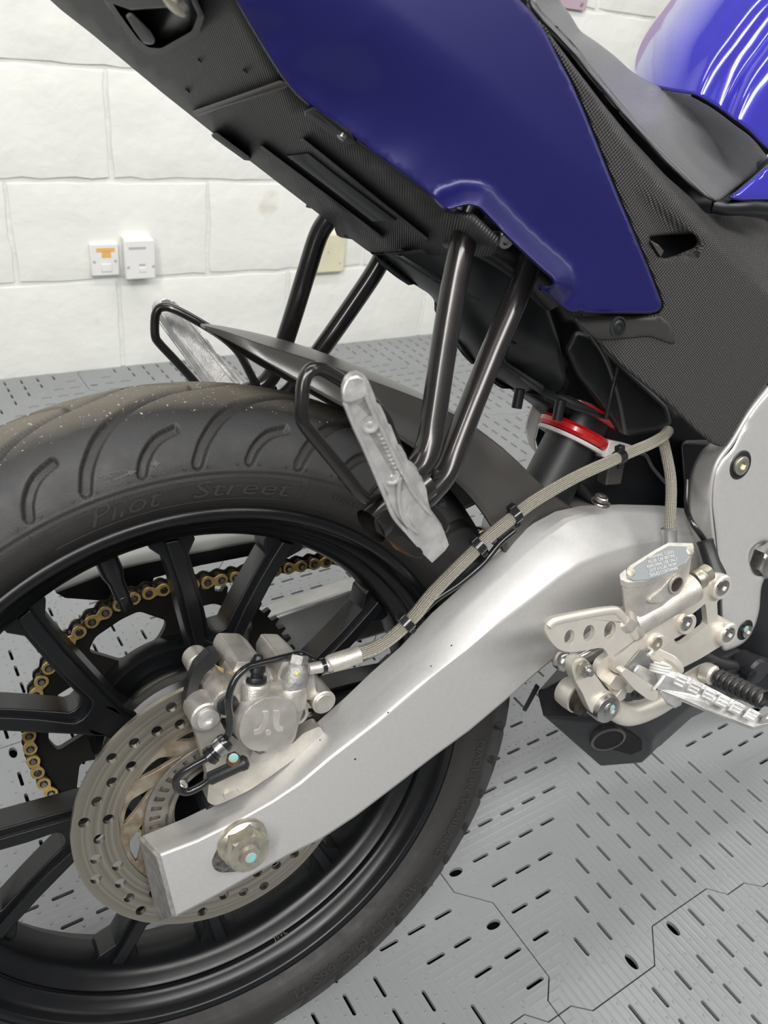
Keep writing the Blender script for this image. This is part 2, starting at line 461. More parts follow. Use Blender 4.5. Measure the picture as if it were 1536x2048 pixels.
# concentric fine scratches on the disc
def concentric(m, c=(0, 0, HUBZ)):
    s = objxyz(m); nt = m.node_tree
    x = s[0]; z = mathn(nt, 'SUBTRACT', s[2], c[2])
    r = mathn(nt, 'SQRT', mathn(nt, 'ADD', mathn(nt, 'MULTIPLY', x, x), mathn(nt, 'MULTIPLY', z, z)))
    n = nt.nodes.new('ShaderNodeTexNoise'); n.noise_dimensions = '1D'; n.inputs['Scale'].default_value = 900; n.inputs['Detail'].default_value = 3
    nt.links.new(r, n.inputs['W']); bump_height(m, n.outputs['Fac'], .5, .0004)
    # brushed ring colour
    n2 = nt.nodes.new('ShaderNodeTexNoise'); n2.noise_dimensions = '1D'; n2.inputs['Scale'].default_value = 300; nt.links.new(r, n2.inputs['W'])
    rr = nt.nodes.new('ShaderNodeValToRGB'); rr.color_ramp.elements[0].color = (.27, .25, .21, 1); rr.color_ramp.elements[1].color = (.44, .405, .34, 1)
    rr.color_ramp.elements[0].position = .3; rr.color_ramp.elements[1].position = .7
    nt.links.new(n2.outputs['Fac'], rr.inputs['Fac']); nt.links.new(rr.outputs[0], nt.nodes['Principled BSDF'].inputs['Base Color'])
    nt.nodes['Principled BSDF'].inputs['Anisotropic'].default_value = 0.3
concentric(M['disc'])
# ------------------------------------------------------------------ setting
PSI = -0.05615; DW = 1.5788; H0 = 0.2221; U0 = 0.3541
WN = np.array([math.sin(PSI), math.cos(PSI), 0]); WH = np.array([math.cos(PSI), -math.sin(PSI), 0])
def tagst(o): o['kind'] = 'structure'; return o
M['wall'] = nmat('white_masonry_paint', (0.84, 0.85, 0.80), 0.55, 0, 0.05, 9, 0.5, 38, bdist=.004, dirt=((0.66, 0.62, 0.54), 7, .68))
M['mortar'] = nmat('painted_mortar', (0.80, 0.81, 0.77), 0.5, 0, 0.08, 12, 0.6, 60, bdist=.004)
M['subfloor'] = nmat('dark_subfloor', (0.006, 0.006, 0.006), 0.9)
def wallpt(u, d, z):          # u along the wall, d in front of its face (towards the room)
    p = WN * (DW - d) + WH * u
    return np.array([p[0], p[1], z])
def boxfrom(name, u0, u1, d0, d1, z0, z1, mat, parent, bev=0):
    V = [wallpt(u, d, z) for u in (u0, u1) for d in (d0, d1) for z in (z0, z1)]
    F = [(0,1,3,2),(4,6,7,5),(0,4,5,1),(2,3,7,6),(0,2,6,4),(1,5,7,3)]
    o = fixn(link(name, V, F, mat, parent, 35))
    if bev: bevel(o, bev, 2)
    return o
wall = tagst(boxfrom('wall_back', -3.0, 5.5, -0.12, -0.009, -0.02, 2.75, M['mortar'], None))
JT = 0.012
courses = [(-0.01, H0)] + [(H0 + .225 * k, H0 + .225 * (k + 1)) for k in range(5)]
for ci, (za, zb) in enumerate(courses):
    # course 1 (between J3 and J2) has joints half a block off course 2
    off = U0 if ci % 2 == 0 else U0 - .225
    for k in range(-4, 8):
        u0 = off + .45 * k + JT / 2; u1 = off + .45 * (k + 1) - JT / 2
        nx, nz = 12, 6
        # a block: gently uneven face, worn arrises
        V = []; F = []
        amp = .0016
        for j in range(nz + 1):
            for i in range(nx + 1):
                fu, fz = i / nx, j / nz
                uu = u0 + (u1 - u0) * fu; zz = za + JT/2 + (zb - za - JT) * fz
                e = 0.0
                if i in (0, nx) or j in (0, nz):
                    e = -.0045; uu += rng.normal() * .0012; zz += rng.normal() * .0014
                V.append(wallpt(uu, e + rng.normal() * amp * .5, zz))
        for j in range(nz):
            for i in range(nx):
                a = j * (nx + 1) + i
                F.append((a, a + 1, a + nx + 2, a + nx + 1))
        n0 = len(V)
        rim_i = [i for i in range(nx + 1)] + [(j + 1) * (nx + 1) - 1 for j in range(1, nz + 1)] + [nz * (nx + 1) + i for i in range(nx - 1, -1, -1)] + [j * (nx + 1) for j in range(nz - 1, 0, -1)]
        for r in rim_i:
            p = V[r]; V.append(p + WN * .02)
        for q in range(len(rim_i)):
            q2 = (q + 1) % len(rim_i)
            F.append((rim_i[q], rim_i[q2], n0 + q2, n0 + q))
        b = fixn(link('block', V, F, M['wall'], wall, 60))
# ---- floor
floor = tagst(link('floor', [(-3, -2.6, -.03), (6, -2.6, -.03), (6, 1.9, -.03), (-3, 1.9, -.03), (-3, -2.6, -.1), (6, -2.6, -.1), (6, 1.9, -.1), (-3, 1.9, -.1)],
                   [(0,1,2,3),(7,6,5,4),(0,4,5,1),(1,5,6,2),(2,6,7,3),(3,7,4,0)], M['subfloor'], None))
fa = math.radians(5.0); FO = np.array([.314, -.139]); TS = .293
M['tile'] = nmat('grey_floor_tile_plastic', (0.27, 0.28, 0.287), 0.34, 0.0, 0.10, 5, 0, rvar=.06, dirt=((0.33, 0.29, 0.22), 9, .70))
def tile_ribs(m):
    s = objxyz(m); nt = m.node_tree
    def fold(v):   # triangle wave, period 2*TS, in the tiles' own coordinates
        return mathn(nt, 'PINGPONG', v, TS)
    u, v = fold(s[0]), fold(s[1])
    mx = mathn(nt, 'MAXIMUM', u, v)
    w = mathn(nt, 'SINE', mathn(nt, 'MULTIPLY', mx, 2 * math.pi / (.0365 / 4)))
    w = mathn(nt, 'POWER', mathn(nt, 'ADD', mathn(nt, 'MULTIPLY', w, .5), .5), 5)
    bump_height(m, w, .35, .0009)
tile_ribs(M['tile'])
edge = [(0, 0), (.018, 0), (.035, -.015), (.131, -.015), (.164, .018), (.262, .018), (.279, 0)]
G = .0007
def tile_outline():
    bot = [(u, v) for u, v in edge]
    lef = [(v, 0) for v in ()]
    L = [(0, .016), (.018, .034), (.018, .130), (-.014, .162), (-.014, .262), (0, .277)]
    bb = bot + [(TS + u, v) for u, v in bot]; LL = [(0, 0)] + L + [(a, TS + b) for a, b in [(0, 0)] + L]
    T2 = 2 * TS
    pts = bb + [(T2 + a, b) for a, b in LL] + [(u, v + T2) for u, v in reversed([*bb[1:], (T2, 0)])] + [(a, b) for a, b in reversed([*LL[1:], (0, T2)])]
    c = np.array([TS/2, TS/2]); out = []
    m = len(pts)
    for i in range(m):   # inset for the joint
        p0, p1, p2 = np.array(pts[i-1]), np.array(pts[i]), np.array(pts[(i+1) % m])
        d1 = (p1 - p0) / np.linalg.norm(p1 - p0); d2 = (p2 - p1) / np.linalg.norm(p2 - p1)
        n1 = np.array([-d1[1], d1[0]]); n2 = np.array([-d2[1], d2[0]]); nn = n1 + n2; nn /= (nn @ nn) / 2
        out.append(tuple(p1 + nn * G))
    return out
def inside(p, poly, marg=0):
    c = False; n = len(poly)
    for i in range(n):
        a, b = poly[i], poly[(i + 1) % n]
        if (a[1] > p[1]) != (b[1] > p[1]) and p[0] < (b[0]-a[0])*(p[1]-a[1])/(b[1]-a[1]) + a[0]: c = not c
    return c
def slot(u0, u1, v0, v1):
    w = .0021; horiz = (u1 - u0) > (v1 - v0)
    out = []
    if horiz:
        v = (v0 + v1) / 2
        for a in (90, 135, 180, 225, 270): out.append((u0 + w + w*math.cos(math.radians(a)), v + w*math.sin(math.radians(a))))
        for a in (-90, -45, 0, 45, 90): out.append((u1 - w + w*math.cos(math.radians(a)), v + w*math.sin(math.radians(a))))
    else:
        u = (u0 + u1) / 2
        for a in (180, 225, 270, 315, 360): out.append((u + w*math.cos(math.radians(a)), v0 + w + w*math.sin(math.radians(a))))
        for a in (0, 45, 90, 135, 180): out.append((u + w*math.cos(math.radians(a)), v1 - w + w*math.sin(math.radians(a))))
    return out
OUT = tile_outline()
def tile_mesh(mi, mj):
    holes = []; nubs = []
    screws = [(.003 , .182), (.003, .110), (.111, .001), (.184, .004)]
    T2 = 2 * TS; mir = lambda a, b: (a, b)
    def base():
        for k in range(1, 9):
            c = TS / 8 * k; j = 0
            while True:
                e = c - .020 - .0365 * j; s = e - .024
                if e < .008: break
                if s < .004: s, e = -.012, .012
                yield (s, e, c - .0021, c + .0021); yield (c - .0021, c + .0021, s, e)
                if s < 0: break
                j += 1
    seen = set()
    for (a0, a1, b0, b1) in base():
        for fu in (lambda t: t, lambda t: -t, lambda t: 2 * TS - t, lambda t: 2 * TS + t):
            for fv in (lambda t: t, lambda t: -t, lambda t: 2 * TS - t, lambda t: 2 * TS + t):
                p, q = (fu(a0), fv(b0)), (fu(a1), fv(b1))
                p, q = mir(*p), mir(*q)
                u0, u1 = sorted((p[0], q[0])); v0, v1 = sorted((p[1], q[1]))
                key = (round(u0, 4), round(u1, 4), round(v0, 4), round(v1, 4))
                if key in seen: continue
                m = .0025
                if all(inside(x, OUT) for x in ((u0-m, v0-m), (u1+m, v0-m), (u1+m, v1+m), (u0-m, v1+m), ((u0+u1)/2, v0-m), ((u0+u1)/2, v1+m))) and all(math.hypot((u0+u1)/2 - sx, (v0+v1)/2 - sy) > .021 for sx, sy in SCR):
                    seen.add(key); holes.append(slot(u0, u1, v0, v1))
        # nubs, two staggered rows between slot rows
    step = .0365 / 2
    for k in range(0, 17):
        c = .0365 / 4 + .0365 / 2 * k * 1.0
        j = 0
        while c - .008 - step * j > .004:
            s = c - .008 - step * j + (.004 if k % 2 else -.004)
            for a in ((s, c), (c, s)):
                for p in (a, (T2 - a[0], a[1]), (a[0], T2 - a[1]), (T2 - a[0], T2 - a[1])):
                    if inside(p, OUT) and .004 < p[0] < T2 - .004 and .004 < p[1] < T2 - .004: nubs.append(p)
            j += 1
    loops = [OUT] + holes
    for sx, sy in SCR:
        if inside((sx, sy), OUT):
            h = [(sx + .005 * math.cos(t) * (1.9 if HOR[(sx, sy)] else 1) , sy + .005 * math.sin(t) * (1 if HOR[(sx, sy)] else 1.9)) for t in np.linspace(0, 2*math.pi, 14, endpoint=False)]
            if all(inside(x, OUT) for x in h):
                # keep clear of slots
                holes.append(h); loops.append(h)
    idx = []; V2 = []
    for l in loops:
        idx.append(range(len(V2), len(V2) + len(l))); V2 += l
    tris = tessellate_polygon([[Vector((V2[i][0], V2[i][1], 0)) for i in l] for l in idx])
    n = len(V2); V = [(a, b, 0) for a, b in V2] + [(a, b, -.005) for a, b in V2]
    F = []
    for t in tris:
        a, b, c = (np.array(V2[i]) for i in t)
        cr = (b[0]-a[0])*(c[1]-a[1]) - (b[1]-a[1])*(c[0]-a[0])
        F.append(tuple(t) if cr > 0 else (t[0], t[2], t[1]))
    for l in idx:
        l = list(l)
        for q in range(len(l)):
            a, b = l[q], l[(q+1) % len(l)]
            F.append((b, a, n + a, n + b))
    for (a, b) in nubs:
        q = len(V); r = .0019
        for t in range(6): V.append((a + r*math.cos(t*math.pi/3), b + r*math.sin(t*math.pi/3), 0.0))
        for t in range(6): V.append((a + r*.6*math.cos(t*math.pi/3), b + r*.6*math.sin(t*math.pi/3), .0009))
        for t in range(6): F.append((q+t, q+(t+1)%6, q+6+(t+1)%6, q+6+t))
        F.append(tuple(q+6+t for t in range(6)))
    me = bpy.data.meshes.new('floor_tile'); me.from_pydata(V, [], F); me.validate()
    me.materials.append(M['tile'])
    return me
SCR = [(.008, .182), (.008, .110), (.111, .001), (.184, .004), (TS + .005, .182), (TS + .005, .11), (.111, TS - .006), (.184, TS - .001)]
SCR0 = [(.0035, .182), (.002, .109), (.111, .001), (.184, .004)]
SCR = [(u + du, v + dv) for i, (u, v) in enumerate(SCR0) for du, dv in (((0, 0), (2*TS, 0), (0, TS), (2*TS, TS)) if i < 2 else ((0, 0), (0, 2*TS), (TS, 0), (TS, 2*TS)))]
HOR = {s: (i < 8) for i, s in enumerate(SCR)}
variants = {}
ca, sa = math.cos(fa), math.sin(fa)
M['screw'] = nmat('black_screw_clip', (0.03, 0.03, 0.03), 0.4, .3)
def screw_me():
    V = []; F = []
    for r, h in ((.0055, -.006), (.0055, -.002), (.004, -.0014)):
        for t in range(10): V.append((r*math.cos(t*math.pi/5), r*math.sin(t*math.pi/5), h))
    for j in range(2):
        for t in range(10): F.append((j*10+t, j*10+(t+1)%10, (j+1)*10+(t+1)%10, (j+1)*10+t))
    F.append(tuple(20+t for t in range(10)))
    me = bpy.data.meshes.new('floor_clip'); me.from_pydata(V, [], F); me.materials.append(M['screw']); return me
SME = screw_me()
for i in range(-3, 5):
    for j in range(-3, 3):
        key = 0
        if key not in variants: variants[key] = tile_mesh(0, 0)
        o = bpy.data.objects.new('floor_tile', variants[key]); COL.objects.link(o); o.parent = floor
        # tile space origin on the floor
        u, v = i * 2 * TS, j * 2 * TS
        o.location = (FO[0] + ca*u - sa*v, FO[1] + sa*u + ca*v, 0); o.rotation_euler = (0, 0, fa)
# the mirrored ribs need tile-space parity: variant meshes carry their own coordinates, so the fold works per tile

# ---- electrical plates on the wall (pixel -> wall plane)
def WPx(px, py, d=0.0):
    dr = CF + (px - 768) / FPX * CR - (py - 1024) / FPX * CU
    t = ((DW - d) - CAM @ WN) / (dr @ WN); q = CAM + t * dr
    return float(q @ WH), float(q[2])
def thing(o, label, cat, group=None):
    o['label'] = label; o['category'] = cat
    if group: o['group'] = group
    return o
M['socketw'] = nmat('switch_plate_white', (0.80, 0.80, 0.78), 0.35, 0)
M['orange'] = nmat('orange_sticker', (0.78, 0.45, 0.14), 0.5, 0)
M['cream'] = nmat('cream_box', (0.74, 0.71, 0.52), 0.5, 0, .1, 20)
M['purple'] = nmat('faded_pink_sign', (0.52, 0.40, 0.47), 0.4, 0, .1, 10)
M['greyprint'] = nmat('grey_print', (0.45, 0.46, 0.46), 0.5)
def plateon(name, pxs, depth, label, cat, mat, bev=.002):
    us = [WPx(*p) for p in pxs]
    u0, u1 = min(a[0] for a in us), max(a[0] for a in us); z0, z1 = min(a[1] for a in us), max(a[1] for a in us)
    e = bpy.data.objects.new(name, None); COL.objects.link(e); thing(e, label, cat)
    e.location = Vector(wallpt((u0+u1)/2, 0, z0)); 
    return e, u0, u1, z0, z1
def child_box(name, e, u0, u1, d0, d1, z0, z1, mat, bev=.002):
    o = boxfrom(name, u0, u1, d0, d1, z0, z1, mat, None, bev)
    off = Vector(e.location)
    for v in o.data.vertices: v.co -= off
    o.parent = e
    return o
e, u0, u1, z0, z1 = plateon('spur_plate', [(176, 486), (238, 548)], .01, 'smaller white electrical plate with orange sticker on block wall', 'switch plate', None)
child_box('faceplate', e, u0, u1, -.002, .010, z0, z1, M['socketw'], .003)
w = u1 - u0; h = z1 - z0
child_box('sticker', e, u0 + w*.22, u0 + w*.86, .0095, .0106, z0 + h*.75, z0 + h*.87, M['orange'], 0)
child_box('sticker', e, u0 + w*.40, u0 + w*.72, .0095, .0106, z0 + h*.57, z0 + h*.76, M['orange'], 0)
child_box('cover_flap', e, u0 + w*.36, u0 + w*.72, .0095, .0120, z0 + h*.14, z0 + h*.38, M['socketw'], .001)
for a in (.13, .87): child_box('screw', e, u0 + w*a - .003, u0 + w*a + .003, .0095, .0115, z0 + h*.46 - .003, z0 + h*.46 + .003, M['greyprint'], .001)
e, u0, u1, z0, z1 = plateon('switch_box', [(240, 470), (302, 546)], .03, 'larger deep white switch box beside the orange stickered plate', 'switch box', None)
w = u1 - u0; h = z1 - z0
child_box('back_box', e, u0, u1, -.002, .030, z0, z1, M['socketw'], .004)
child_box('faceplate', e, u0 - .002, u1 + .001, .030, .037, z0 - .002, z1 - .003, M['socketw'], .003)
child_box('print_line', e, u0 + w*.12, u0 + w*.70, .0365, .0374, z0 + h*.74, z0 + h*.80, M['greyprint'], 0)
child_box('print_line', e, u0 + w*.44, u0 + w*.66, .0365, .0374, z0 + h*.32, z0 + h*.37, M['greyprint'], 0)
child_box('cover_flap', e, u0 + w*.44, u0 + w*.68, .0365, .0385, z0 + h*.16, z0 + h*.28, M['socketw'], .001)
for a in (.08, .93): child_box('screw', e, u0 + w*a - .003, u0 + w*a + .003, .0365, .0382, z0 + h*.3 - .003, z0 + h*.3 + .003, M['greyprint'], .001)
e, u0, u1, z0, z1 = plateon('cream_box', [(618, 466), (682, 540)], .02, 'cream junction box low on wall, partly behind black tubes', 'junction box', None)
child_box('lid', e, u0, u1, -.002, .018, z0, z1, M['cream'], .004)
w = u1 - u0; h = z1 - z0
for a, b in ((.2, .2), (.85, .25), (.5, .55)): child_box('screw', e, u0 + w*a - .002, u0 + w*a + .002, .0175, .0195, z0 + h*b - .002, z0 + h*b + .002, M['greyprint'], .0005)
e, u0, u1, z0, z1 = plateon('wall_sign', [(1050, -60), (1168, 22)], .01, 'faded pink panel screwed to wall above the seat', 'sign', None)
child_box('panel', e, u0 - .25, u1, -.002, .006, z0, z1 + .25, M['purple'], .001)
s_ = WPx(1160, 8); child_box('screw', e, s_[0] - .004, s_[0] + .004, .0055, .009, s_[1] - .004, s_[1] + .004, M['zinc'], .001)
# ------------------------------------------------------------------ motorcycle root
ROOT = bpy.data.objects.new('motorcycle', None); COL.objects.link(ROOT)
ROOT.rotation_euler = (LEAN, 0, 0); ROOT['bike'] = 1
thing(ROOT, 'blue sports motorcycle with black wheel and silver swingarm leaning on the grey tiles', 'motorcycle')
# ------------------------------------------------------------------ tyre
RO, RT = .314, .063; R0 = RO - RT
def tyre_rp(phi):      # phi degrees from the crown, + towards the camera side (-y); returns r, y
    a = abs(phi); s = 1 if phi >= 0 else -1
    if a <= 84:
        return R0 + RT * math.cos(math.radians(a)), -s * RT * math.sin(math.radians(a))
    t = (a - 84) / 22.0
    r = R0 + RT * math.cos(math.radians(84)) + (.2335 - (R0 + RT * math.cos(math.radians(84)))) * t
    y = RT * math.sin(math.radians(84)) * (1 - t) + .0475 * t + .0045 * math.sin(math.pi * t)
    return r, -s * y
def tyre_n(phi):
    a = tyre_rp(phi - .5); b = tyre_rp(phi + .5)
    d = np.array([b[0]-a[0], b[1]-a[1]]); d /= np.linalg.norm(d)
    n = np.array([-d[1], d[0]])     # (nr, ny)
    c = tyre_rp(phi)
    if n @ np.array([c[0]-R0, c[1]]) < 0: n = -n
    return n
gphi = np.array([-8, 5.7, 15, 27.5, 41.5, 57, 66, 75]); gth = np.array([27.0, 21.6, 14.5, 8.8, 4.8, 2.0, .9, 0])
sphi = np.array([47, 48.5, 53, 62.4, 75]); sth = np.array([6.9, 6.0, 3.6, 1.5, 0])
NG = 23; PER = 360 / NG; TH0 = 104.7
NT, NPHI = NG * 72, 210
phis = np.linspace(-106, 106, NPHI); ths = np.arange(NT) * 360 / NT
TT, PP = np.meshgrid(ths, phis, indexing='ij')
def groove(TT, aphi, gp, gt, off, w0, endlo, endhi, taper):
    x = ((TT - (TH0 + off) + PER / 2 + 12) % PER - PER / 2 - 12)
    best = np.full(TT.shape, 9.0); bt = np.zeros(TT.shape)
    KX = math.radians(1) * .285; KY = math.radians(1) * RT
    keep = (gp >= endlo) & (gp <= endhi)
    gy = np.concatenate([[endlo], gp[keep], [endhi]]); gx = -np.interp(gy, gp, gt)
    q = catmull(np.stack([gx, gy, 0*gx], 1), 4)
    for sh in (-PER * 2, -PER, 0, PER):
        for i in range(len(q) - 1):
            ax, ay, bx, by = (q[i][0] + sh) * KX, q[i][1] * KY, (q[i+1][0] + sh) * KX, q[i+1][1] * KY
            px_, py_ = x * KX, aphi * KY; dx, dy = bx - ax, by - ay; L2 = dx*dx + dy*dy + 1e-12
            t = np.clip(((px_ - ax) * dx + (py_ - ay) * dy) / L2, 0, 1)
            d = np.hypot(px_ - ax - t*dx, py_ - ay - t*dy); m = d < best
            best = np.where(m, d, best); bt = np.where(m, ay + t*dy, bt)
    w = w0 * np.clip(.30 + (bt / KY - endlo) / taper, .30, 1)
    return np.clip((w - best) / .0009, 0, 1)
right = PP
dep = groove(TT, right, gphi, gth, 0, .0042, -7, 71.5, 26)
dep = np.maximum(dep, groove(TT, right, sphi, sth, -PER / 2 + .15, .0037, 47.5, 71.5, .001))
# other flank, half a pitch on
dep = np.maximum(dep, groove(TT, -right, gphi, gth, PER / 2, .0042, -7, 71.5, 26))
dep = np.maximum(dep, groove(TT, -right, sphi, sth, PER, .0037, 47.5, 71.5, .001))
H = -.0052 * dep
ap = np.abs(PP)
H += .0005 * np.exp(-((ap - 77.5) / .7)**2) - .0004 * np.exp(-((ap - 79.3) / .8)**2) + .0004 * np.exp(-((ap - 99.5) / .6)**2) + .0003 * np.exp(-((ap - 101.5) / .6)**2)
rp = np.array([tyre_rp(p) for p in phis]); nn = np.array([tyre_n(p) for p in phis])
Rr = rp[:, 0][None] + nn[:, 0][None] * H; Yy = rp[:, 1][None] + nn[:, 1][None] * H
tr = np.radians(TT)
V = np.stack([Rr * np.cos(tr), Yy, Rr * np.sin(tr) + HUBZ], -1).reshape(-1, 3)
i0 = np.arange(NT)[:, None]; j0 = np.arange(NPHI - 1)[None]
i1 = (i0 + 1) % NT
Fq = np.stack([i0*NPHI + j0, i1*NPHI + j0, i1*NPHI + j0 + 1, i0*NPHI + j0 + 1], -1).reshape(-1, 4)
# inner return so the bead is closed
me = bpy.data.meshes.new('rear_tyre')
me.vertices.add(len(V)); me.vertices.foreach_set('co', V.ravel())
me.loops.add(Fq.size); me.loops.foreach_set('vertex_index', Fq.ravel().astype(np.int32))
me.polygons.add(len(Fq)); me.polygons.foreach_set('loop_start', np.arange(0, Fq.size, 4, dtype=np.int32))
me.polygons.foreach_set('loop_total', np.full(len(Fq), 4, dtype=np.int32))
me.update(calc_edges=True); me.validate()
me.shade_smooth(); 
lay = me.uv_layers.new(name='uv')
uvv = np.stack([TT.reshape(-1) / 360, (PP.reshape(-1) + 106) / 212], -1)[Fq.ravel()]
lay.data.foreach_set('uv', uvv.ravel())
gat = me.attributes.new('groove', 'FLOAT', 'POINT'); gat.data.foreach_set('value', dep.reshape(-1).astype(np.float32))
# tyre rubber: dusty worn crown band, plain flanks
m = M['rubber']; nt = m.node_tree; b = nt.nodes['Principled BSDF']
uvn = nt.nodes.new('ShaderNodeTexCoord'); sp = nt.nodes.new('ShaderNodeSeparateXYZ'); nt.links.new(uvn.outputs['UV'], sp.inputs[0])
off = mathn(nt, 'ABSOLUTE', mathn(nt, 'SUBTRACT', sp.outputs[1], .5))     # 0 crown .. .5 bead
nz = nt.nodes.new('ShaderNodeTexNoise'); nz.inputs['Scale'].default_value = 18; nz.inputs['Detail'].default_value = 8
nt.links.new(uvn.outputs['Object'], nz.inputs['Vector'])
sh = mathn(nt, 'ADD', off, mathn(nt, 'MULTIPLY', mathn(nt, 'SUBTRACT', nz.outputs['Fac'], .5), .10))
r = nt.nodes.new('ShaderNodeValToRGB'); nt.links.new(sh, r.inputs['Fac'])
els = r.color_ramp.elements
els[0].position = 0.05; els[0].color = (.125, .110, .088, 1)
els[1].position = .5; els[1].color = (.017, .016, .015, 1)
for p_, c_ in ((.115, (.085, .076, .063, 1)), (.16, (.022, .021, .020, 1)), (.21, (.031, .031, .032, 1)), (.34, (.032, .032, .032, 1)), (.365, (.017, .016, .015, 1))):
    e_ = els.new(p_); e_.color = c_
nt.links.new(r.outputs[0], b.inputs['Base Color'])
# specks of grit
vz = nt.nodes.new('ShaderNodeTexNoise'); vz.inputs['Scale'].default_value = 420; vz.inputs['Detail'].default_value = 2
nt.links.new(uvn.outputs['Object'], vz.inputs['Vector'])
r3 = nt.nodes.new('ShaderNodeValToRGB'); r3.color_ramp.elements[0].position = .67; r3.color_ramp.elements[1].position = .71
nt.links.new(vz.outputs['Fac'], r3.inputs['Fac'])
msk = mathn(nt, 'MULTIPLY', r3.outputs[0], mathn(nt, 'LESS_THAN', off, .17))
mx = nt.nodes.new('ShaderNodeMix'); mx.data_type = 'RGBA'; nt.links.new(msk, mx.inputs[0]); nt.links.new(r.outputs[0], mx.inputs[6]); mx.inputs[7].default_value = (.40, .39, .36, 1)
an = nt.nodes.new('ShaderNodeAttribute'); an.attribute_name = 'groove'
mg = nt.nodes.new('ShaderNodeMix'); mg.data_type = 'RGBA'; nt.links.new(an.outputs['Fac'], mg.inputs[0]); nt.links.new(mx.outputs[2], mg.inputs[6]); mg.inputs[7].default_value = (.026, .025, .024, 1)
nt.links.new(mg.outputs[2], b.inputs['Base Color'])
me.materials.append(m)
TYRE = bpy.data.objects.new('rear_tyre', me); COL.objects.link(TYRE); TYRE.parent = ROOT; TYRE['bike'] = 1
def on_tyre(th, phi, h=0.0):
    r_, y_ = tyre_rp(phi); n_ = tyre_n(phi)
    r_ += n_[0]*h; y_ += n_[1]*h; t_ = math.radians(th)
    return np.array([r_*math.cos(t_), y_, r_*math.sin(t_)])
def tyre_text(s, th_c, phi_c, size, name='lettering', slant=0.0, wide=1.0, h=.0005, mat='letter'):
    V, F = text_mesh(s, size, .00035, 2)
    out = []
    for v in V:
        x = v[0] * wide + v[1] * slant
        a, b2 = tyre_rp(phi_c), tyre_rp(phi_c - 4)
        arc = math.hypot(a[0]-b2[0], a[1]-b2[1]) / 4     # metres per degree phi
        out.append(on_tyre(th_c - math.degrees(x / tyre_rp(phi_c)[0]), phi_c - v[1] / arc, h + v[2]))
    return link(name, out, F, M[mat], TYRE, 0, smooth=False)
tyre_text('Pilot', 100.0, 88.0, .019, slant=.5, wide=1.35)
tyre_text('Street', 81.8, 88.5, .0165, slant=.35, wide=1.75)
tyre_text('TUBELESS', 62.0, 88, .007, wide=1.2)
tyre_text('TAZ001-1', 99.8, 67.5, .0042, wide=1.3)
tyre_text('MADE IN THAILAND', 338, 88, .010, wide=1.4)
tyre_text('140/70-17 M/C 66S TL', 300, 89, .014, wide=1.25)
# frame line round the lettering, direction arrow, star, wear dots
def strip(th0, ph0, th1, ph1, w=.0006, n=24, h=.0005, name='raised_line'):
    V = []; F = []
    for k in range(n + 1):
        t = k / n; th, ph = th0 + (th1 - th0) * t, ph0 + (ph1 - ph0) * t
        V += [on_tyre(th, ph, 0), on_tyre(th, ph, h), on_tyre(th + (0 if abs(th1-th0) > abs(ph1-ph0)/3 else .14), ph + (.5 if abs(th1-th0) > abs(ph1-ph0)/3 else 0), h), on_tyre(th + (0 if abs(th1-th0) > abs(ph1-ph0)/3 else .14), ph + (.5 if abs(th1-th0) > abs(ph1-ph0)/3 else 0), 0)]
    for k in range(n):
        for q in range(4):
            F.append((k*4+q, k*4+(q+1)%4, k*4+4+(q+1)%4, k*4+4+q))
    return link(name, V, F, M['letter'], TYRE, 30)
strip(111.5, 81.5, 72.0, 81.5); strip(111.5, 96.5, 72.0, 96.5); strip(111.5, 81.5, 111.5, 96.5, n=6); strip(72, 81.5, 72, 96.5, n=6)
strip(113.4, 80.0, 113.4, 101, n=8); strip(70.6, 80, 70.6, 101, n=8)
def poly_on(pts, name, h=.0007):
    n = len(pts); V = [on_tyre(a, b, h) for a, b in pts] + [on_tyre(a, b, -.0002) for a, b in pts]
    F = [tuple(range(n))] + [(i, (i+1) % n, n + (i+1) % n, n + i) for i in range(n)]
    return fixn(link(name, V, F, M['letter'], TYRE, 30, smooth=False))
poly_on([(100.6, 69.6), (98.4, 68.6), (98.4, 67.2), (97.2, 69.0), (98.2, 71.0), (98.3, 69.9), (100.6, 71.2)], 'direction_arrow')
poly_on([(94.5 + 0.75 * (1 if k % 2 == 0 else .42) * math.sin(math.pi * k / 4), 67.6 + 3.0 * (1 if k % 2 == 0 else .42) * math.cos(math.pi * k / 4)) for k in range(8)], 'raised_star')
for k in range(9):
    for d_, ph in ((1.7, 73.5), (-1.7, 73.5)):
        th = TH0 - PER / 2 * (k - 2) + d_
        poly_on([(th + .17*math.cos(a), ph + .75*math.sin(a)) for a in np.linspace(0, 2*math.pi, 6, endpoint=False)], 'rubber_pip', .0012)
# ------------------------------------------------------------------ rim
prof = [(.226, .040), (.2330, .0440), (.2345, .0475), (.2325, .0502), (.2290, .0505), (.2262, .0500), (.2248, .0480), (.2235, .0430), (.2205, .0385), (.2165, .0355),
        (.2140, .0335), (.2128, .0312), (.2136, .0290), (.2140, .0272), (.2122, .0250), (.2070, .0215), (.2030, .0180), (.2015, .0150), (.2000, .0100),
        (.1990, .0040), (.1985, -.004), (.1990, -.014), (.2020, -.0160), (.2050, -.022), (.2090, -.032), (.2170, -.040), (.2240, -.044), (.2265, -.050), (.2325, -.0502), (.2345, -.0475), (.2330, -.044), (.226, -.040), (.219, -.03), (.212, -.01), (.212, .01), (.219, .03)]
RIM = lathe('wheel_rim', (0, 0, 0), (0, -1, 0), prof, M['rim'], ROOT, n=180, angle=50, cap=False, closed=True)
V, F = text_mesh('JWL', .0075, .0003, 3)
th_j = math.degrees(math.atan2(*(P(556, 1860, -.031)[[2, 0]])))
